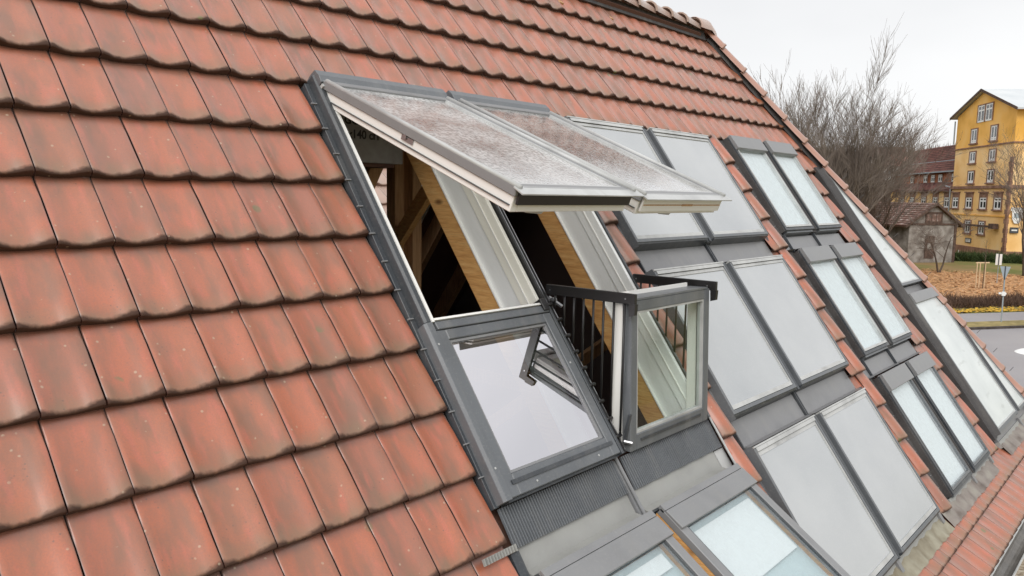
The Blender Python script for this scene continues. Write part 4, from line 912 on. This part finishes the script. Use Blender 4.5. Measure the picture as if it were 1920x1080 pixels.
# framed plaque
t_ = thing('wall_plaque', WF @ Vector((4.4, -.1, 1.5)), 'small framed white plaque on the yellow wall under the ground floor windows', 'plaque')
mb = MB(WF); mb.box(3.55, 5.2, -.08, -.003, 1.42, 2.0); mb.build('frame', M['anthracite'], t_); mb = MB(WF); mb.box(3.75, 5.0, -.1, -.081, 1.52, 1.9); mb.build('board', M['whitepaint'], t_)
mb = MB(WF); mb.box(3.85, 4.9, -.105, -.101, 1.78, 1.83); mb.box(3.85, 4.7, -.105, -.101, 1.66, 1.70); mb.build('print_lines', M['ink'], t_)
# white cup shaped sign and small dark board on the side wall
t_ = thing('cup_sign', Ts @ Vector((2.1, -.1, 4.0)), 'white cup shaped wall sign over a small dark board on the yellow building', 'sign')
Tc = WF @ Matrix(((0, -1, 0, 14.0), (1, 0, 0, 0), (0, 0, 1, 0), (0, 0, 0, 1)))
mb = MB(Tc); mb.prism([(.35, 5.6), (1.45, 5.6), (1.38, 4.7), (1.15, 4.2), (.65, 4.2), (.42, 4.7)], -.14, -.05, axis=1); mb.box(.22, 1.68, -.16, -.04, 5.6, 6.0); mb.box(1.45, 1.65, -.14, -.05, 4.8, 5.35); mb.build('cup', M['whitepaint'], t_)
mb = MB(Tc); mb.box(.55, 1.25, -.17, -.141, 4.8, 5.35); mb.build('cup_emblem', M['galv'], t_)
mb = MB(Tc); mb.box(.3, 1.2, -.12, -.05, 3.1, 3.75); mb.build('dark_board', M['anthracite'], t_)
mb = MB(Tc); mb.box(.45, 1.05, -.125, -.121, 3.35, 3.5); mb.build('white_mark', M['whitepaint'], t_)

# annex with mansard roof
ax = thing('annex_building', WF @ Vector((-12, 6, 0)), 'long ochre annex with dark red mansard roof left of the tall yellow building', 'building')
mb = MB(WF); mb.box(-27, -1.85, .4, 10, -.3, 8.1); mb.build('wall', M['ochre_light'], ax)
mb = MB(WF); mb.prism([(-.1, 7.9), (-.1, 8.15), (.75, 9.15), (9.6, 9.15), (10.5, 7.9)], -27, -1.9, axis=0); mb.build('lower_mansard', M['rooftile_far'], ax)
mb = MB(WF); mb.box(-27, -1.9, .85, 9.5, 9.15, 10.45); mb.build('dormer_band', M['brick'], ax)
mb = MB(WF); mb.prism([(.3, 10.45), (.3, 10.65), (1.9, 12.2), (3.6, 14.6), (5.2, 14.75), (10, 10.45)], -27, -1.9, axis=0); rf = mb.build('roof', M['rooftile_far'], ax)
mb = MB(WF); mb.box(-27, -1.95, .12, .29, 10.5, 10.66); mb.build('gutter', M['galv'], ax)
mb = MB(WF); mb.box(-27, -1.95, 1.80, 1.92, 12.18, 12.27); mb.build('snow_rail', M['galv'], rf)
mb = MB(WF)
for r in range(14): y0 = .3 + 1.6 * r / 5 if r < 5 else 1.9 + 1.7 * (r - 5) / 9; z0 = 10.65 + 1.55 * r / 5 if r < 5 else 12.2 + 2.4 * (r - 5) / 9; mb.box(-27, -1.95, y0 - .04, y0 + .05, z0 - .02, z0 + .05)
mb.build('tile_courses', M['shedwood'], rf)
mb = MB(WF); mb.add([(-5.7, 2.0 - .1, 12.05 + .2), (-4.4, 1.9, 12.25), (-3.0, 2.45, 13.05), (-4.3, 2.45, 13.05), (-5.7, 2.0, 12.1), (-4.4, 2.0, 12.1), (-3.0, 2.6, 12.95), (-4.3, 2.6, 12.95)], [(0, 1, 2, 3), (7, 6, 5, 4), (0, 4, 5, 1), (1, 5, 6, 2), (2, 6, 7, 3), (3, 7, 4, 0)]); mb.build('skylight', M['winwhite'], rf)
for x in (-3.68, -8.25, -10.9, -13.7, -19.0): window(ax, x - .8, x + .8, 9.2, 10.3, sill=False, tr=.08, y=.85)
for x in (-4.2, -8.2, -12.55, -17.2, -21.5): window(ax, x - 1.05, x + 1.05, 5.7, 7.2, lintel=True, y=.4)
mb = MB(WF); mb.tube([(-2.3, .25, .5), (-2.3, .25, 8.0), (-2.5, .0, 8.4), (-3.6, -.2, 8.6)], .09, 6); mb.build('drainpipe', M['galv'], ax)

# old shed in front
g0 = Vector((88.75, 19.6)); gd = Vector((.83, -.56)).normalized(); gb = Vector((.56, .83)).normalized()
SF = Matrix(((gd.x, gb.x, 0, g0.x), (gd.y, gb.y, 0, g0.y), (0, 0, 1, GZ - .45), (0, 0, 0, 1)))
sh = thing('old_shed', SF @ Vector((3, 4, 0)), 'old grey plastered shed with mottled tiled gable roof before the annex', 'shed')
mb = MB(SF); mb.prism([(0, -.2), (6, -.2), (6, 4.65), (3.0, 6.6), (0, 4.65)], 0, 10, axis=1); mb.build('wall', M['shedwall'], sh)
mb = MB(SF); mb.prism([(-.7, 4.2), (3.0, 6.62), (3.0, 6.82), (-.8, 4.4)], -.35, 10.3, axis=1); mb.prism([(3.0, 6.82), (6.8, 4.4), (6.7, 4.2), (3.0, 6.62)], -.35, 10.3, axis=1); rf = mb.build('roof', M['rooftile_mixed'], sh)
mb = MB(SF)
for r in range(11): t = r / 11; mb.box(-.75 + 3.75 * t - .05, -.75 + 3.75 * t + .05, -.36, 10.3, 4.4 + 2.42 * t, 4.46 + 2.42 * t)
mb.build('tile_courses', M['rooftile_far'], rf)
mb = MB(SF); mb.prism([(-.8, 4.42), (3.0, 6.86), (6.8, 4.42), (6.75, 4.15), (3.0, 6.6), (-.75, 4.15)], -.42, -.352, axis=1); mb.build('verge_board', M['shedwood'], sh)
mb = MB(SF); mb.box(0, 6, -.06, -.002, 4.45, 4.65); mb.box(5.75, 6.05, -.08, .3, 0, 4.45); mb.build('timber_tie', M['shedwood'], sh)
mb = MB(SF); mb.box(1.9, 4.1, -.07, -.003, 4.66, 5.85); w_ = mb.build('hatch', M['shedwood'], sh); mb = MB(SF)
for i in range(3): mb.box(2.1 + i * .62, 2.6 + i * .62, -.09, -.071, 4.85, 5.6)
mb.build('hatch_pane', M['rooftile_mixed'], w_)
mb = MB(SF); mb.box(2.1, 3.3, -.06, -.003, .9, 3.3); w_ = mb.build('door', M['shedwood'], sh); mb = MB(SF); mb.box(2.4, 3.0, -.08, -.061, 1.9, 2.5); mb.build('door_pane', M['shedwall'], w_)
# bench / white thing, low wall, hedge
t_ = MB(); t_.box(112.4, 113.2, 19.0, 19.7, GZ, GZ + .35); t_.box(113.0, 113.2, 19.2, 19.7, GZ + .35, GZ + 1.1); tag(t_.build('white_bench', M['whitepaint']), 'small white bench by the corner of the yellow building', 'bench')
def hed(): t = random.random(); x = 96 + 4 * t + random.uniform(-1, 1); y = 20.5 - 13 * t + random.uniform(-.6, .6); return x, y, GZ, 1.3
twiggy('dark_hedge', 6000, hed, M['hedge'], 'dark green hedge and brambles at the foot of the yellow building', 'hedge', thick=.05, lean=.7)

# ================================================================== BARE TREES
def branch_tree(seed, height, nstem, spread, levels, trunk_r, twig_r=.008, upb=.35, nchild=(4, 6)):
    rnd = random.Random(seed); tr = MB(); cr = MB()
    def grow(p, d, L, r, lev, mbx):
        n = 4 if lev < 2 else 3; pts = [p]; q = p.copy(); dd = d.copy()
        for i in range(n):
            dd = (dd + Vector((rnd.gauss(0, .10), rnd.gauss(0, .10), rnd.gauss(0, .06) + upb * .12))).normalized(); q = q + dd * L / n; pts.append(q.copy())
        rr = [max(twig_r * .6, r * (1 - .62 * i / n)) for i in range(n + 1)]
        mbx.tube([tuple(x) for x in pts], rr, 6 if lev < 1 else 4 if lev < 2 else 3, cap=False)
        if lev >= levels: return
        for c in range(rnd.randint(*nchild)):
            t = rnd.uniform(.25, 1.0) if lev else rnd.uniform(.35, 1.); k = min(n - 1, int(t * n)); a = pts[k].lerp(pts[k + 1], t * n - k)
            ax_ = Vector((rnd.gauss(0, 1), rnd.gauss(0, 1), rnd.gauss(0, .5))).normalized(); nd = (dd * 1.0 + ax_ * rnd.uniform(.35, .75) * spread + Vector((0, 0, upb * .5))).normalized()
            grow(a, nd, L * rnd.uniform(.45, .68), max(twig_r, rr[k] * rnd.uniform(.4, .6)), lev + 1, cr)
    for s in range(nstem):
        a = 6.283 * s / nstem + rnd.uniform(-.4, .4); tl = rnd.uniform(.05, .32) * spread if nstem > 1 else .03
        grow(Vector((math.cos(a) * .2, math.sin(a) * .2, 0)), Vector((math.cos(a) * tl, math.sin(a) * tl, 1)).normalized(), height * .62, trunk_r, 0, tr)
    return tr, cr
def make_tree(name, seed, h, loc, label, group='bare trees beyond the roof', rz=0., tm='bark', cm='twig', **kw):
    t_ = thing(name, loc, label, 'tree', group); tr, cr = branch_tree(seed, h, **kw)
    for nm, b, mm in (('trunk', tr, tm), ('crown', cr, cm)):
        me = bpy.data.meshes.new(nm); me.from_pydata(b.v, [], b.f); me.materials.append(M[mm]); o = bpy.data.objects.new(nm, me); COL.objects.link(o); o.parent = t_
    t_.rotation_euler = (0, 0, rz); return t_
def copy_tree(src, loc, rz, sc, label):
    t_ = src.copy(); COL.objects.link(t_); t_.location = loc; t_.rotation_euler = (0, 0, rz); t_.scale = (sc, sc, sc * random.uniform(.9, 1.1)); t_['label'] = label
    for ch in list(src.children): c = ch.copy(); COL.objects.link(c); c.parent = t_
    return t_
def dirx(px, D):           # a spot on the ground D metres out along a bearing
    a = math.radians(px); return (-1.25 + D * math.cos(a), -3.7 + D * math.sin(a), GZ)
KW = dict(nstem=8, spread=1.05, levels=4, trunk_r=.16, twig_r=.010, upb=.36, nchild=(5, 7))
bt = make_tree('bare_tree', 8, 12.6, dirx(18.9, 62), 'large multi-stemmed bare tree fanning up behind the hip of the roof', **KW)
bt2 = make_tree('bare_tree', 11, 14.5, dirx(21.6, 66), 'slender bare tree farthest left behind the hip tiles', nstem=6, spread=.85, levels=4, trunk_r=.15, twig_r=.012, upb=.5, nchild=(4, 5))
bt3 = make_tree('bare_tree', 23, 10.5, dirx(16.7, 74), 'spreading bare tree whose branches reach towards the annex roof', nstem=6, spread=.95, levels=4, trunk_r=.15, twig_r=.012, upb=.15, nchild=(4, 6))
small = make_tree('small_bare_tree', 5, 5.6, dirx(12.6, 82), 'small bare tree standing before the old grey shed', group=None, nstem=2, spread=1.6, levels=4, trunk_r=.09, twig_r=.012, upb=.05, nchild=(3, 5))
rt = make_tree('bare_tree', 31, 10.5, dirx(7.9, 84), 'bare tree at the right edge in front of the yellow facade', group=None, nstem=3, spread=1.2, levels=4, trunk_r=.13, twig_r=.010, upb=.25, nchild=(4, 6))
labs = ['brown bare tree in the thicket behind the roof hip'] * 40
k = 0
for D, lo, hi, n, sc in ((80, 17.5, 22.5, 7, .72), (98, 17.1, 24, 9, .80), (125, 16.5, 27, 12, .92), (165, 16.0, 29, 12, .85)):
    for i in range(n):
        b = lo + (hi - lo) * (i + random.uniform(.1, .9)) / n
        x, y, z = dirx(b, D + random.uniform(-8, 8)); copy_tree(random.choice((bt, bt2, bt3)), (x, y, gh(x, y)), random.uniform(0, 6.28), sc * random.uniform(.78, 1.05), 'bare tree in the %s row of the brown thicket, %s side' % ({80: 'front', 98: 'second', 125: 'third', 165: 'farthest'}[D], 'right' if b < 20 else 'middle' if b < 24 else 'left'))['group'] = 'thicket of bare trees'
# dense undergrowth reads as one brown mass
def ug():
    D = random.uniform(66, 120); b = random.uniform(17.0, 26.5); x, y, z = dirx(b, D); return x, y, gh(x, y) + random.uniform(0, 5.5), random.uniform(1.5, 4)
twiggy('brushwood', 26000, ug, M['twig_red'], 'dense brown brushwood and saplings between the bare trees', 'brushwood', thick=.030, lean=.35)
def hw():
    D = random.uniform(200, 420); b = random.uniform(3, 40); x, y, z = dirx(b, D); return x, y, gh(x, y) - .5, random.uniform(4, 9)
twiggy('hill_woodland', 26000, hw, M['twig'], 'hazy brown woodland covering the far hill', 'woodland', thick=.28, lean=.22)
# far houses on the hill
for (b, D, rc, lab, nm) in ((15.15, 250, 'far_red', 'far red roofed house on the hill behind the annex roof', 'far_house'), (13.5, 262, 'metalroof', 'far pale roofed house on the hill beside the tall yellow building', 'far_house'), (16.1, 275, 'rooftile_far', 'far dark roofed house on the hill among the trees', 'far_house')):
    x, y, z = dirx(b, D); z = gh(x, y); t_ = thing(nm, (x, y, z), lab, 'house')
    Th = Matrix.Translation((x, y, z + 2.0)) @ Matrix.Rotation(math.radians(100), 4, 'Z')
    mb = MB(Th); mb.box(-4.5, 4.5, -4, 4, -3, 3.5); mb.build('wall', M['winwhite'], t_)
    mb = MB(Th); mb.prism([(-4.6, 3.4), (0, 6.6), (4.6, 3.4)], -4.9, 4.9, axis=0); mb.build('roof', M[rc], t_)
    for q in (-2.4, 2.2): mb = MB(Th); mb.box(q - .6, q + .6, -4.06, -4.01, .6, 2.1); mb.box(-4.56, -4.51, q - .6, q + .6, .6, 2.1); mb.box(q - .6, q + .6, 4.01, 4.06, .6, 2.1); mb.build('window', M['winglass'], t_)
print('objects', len(bpy.data.objects))
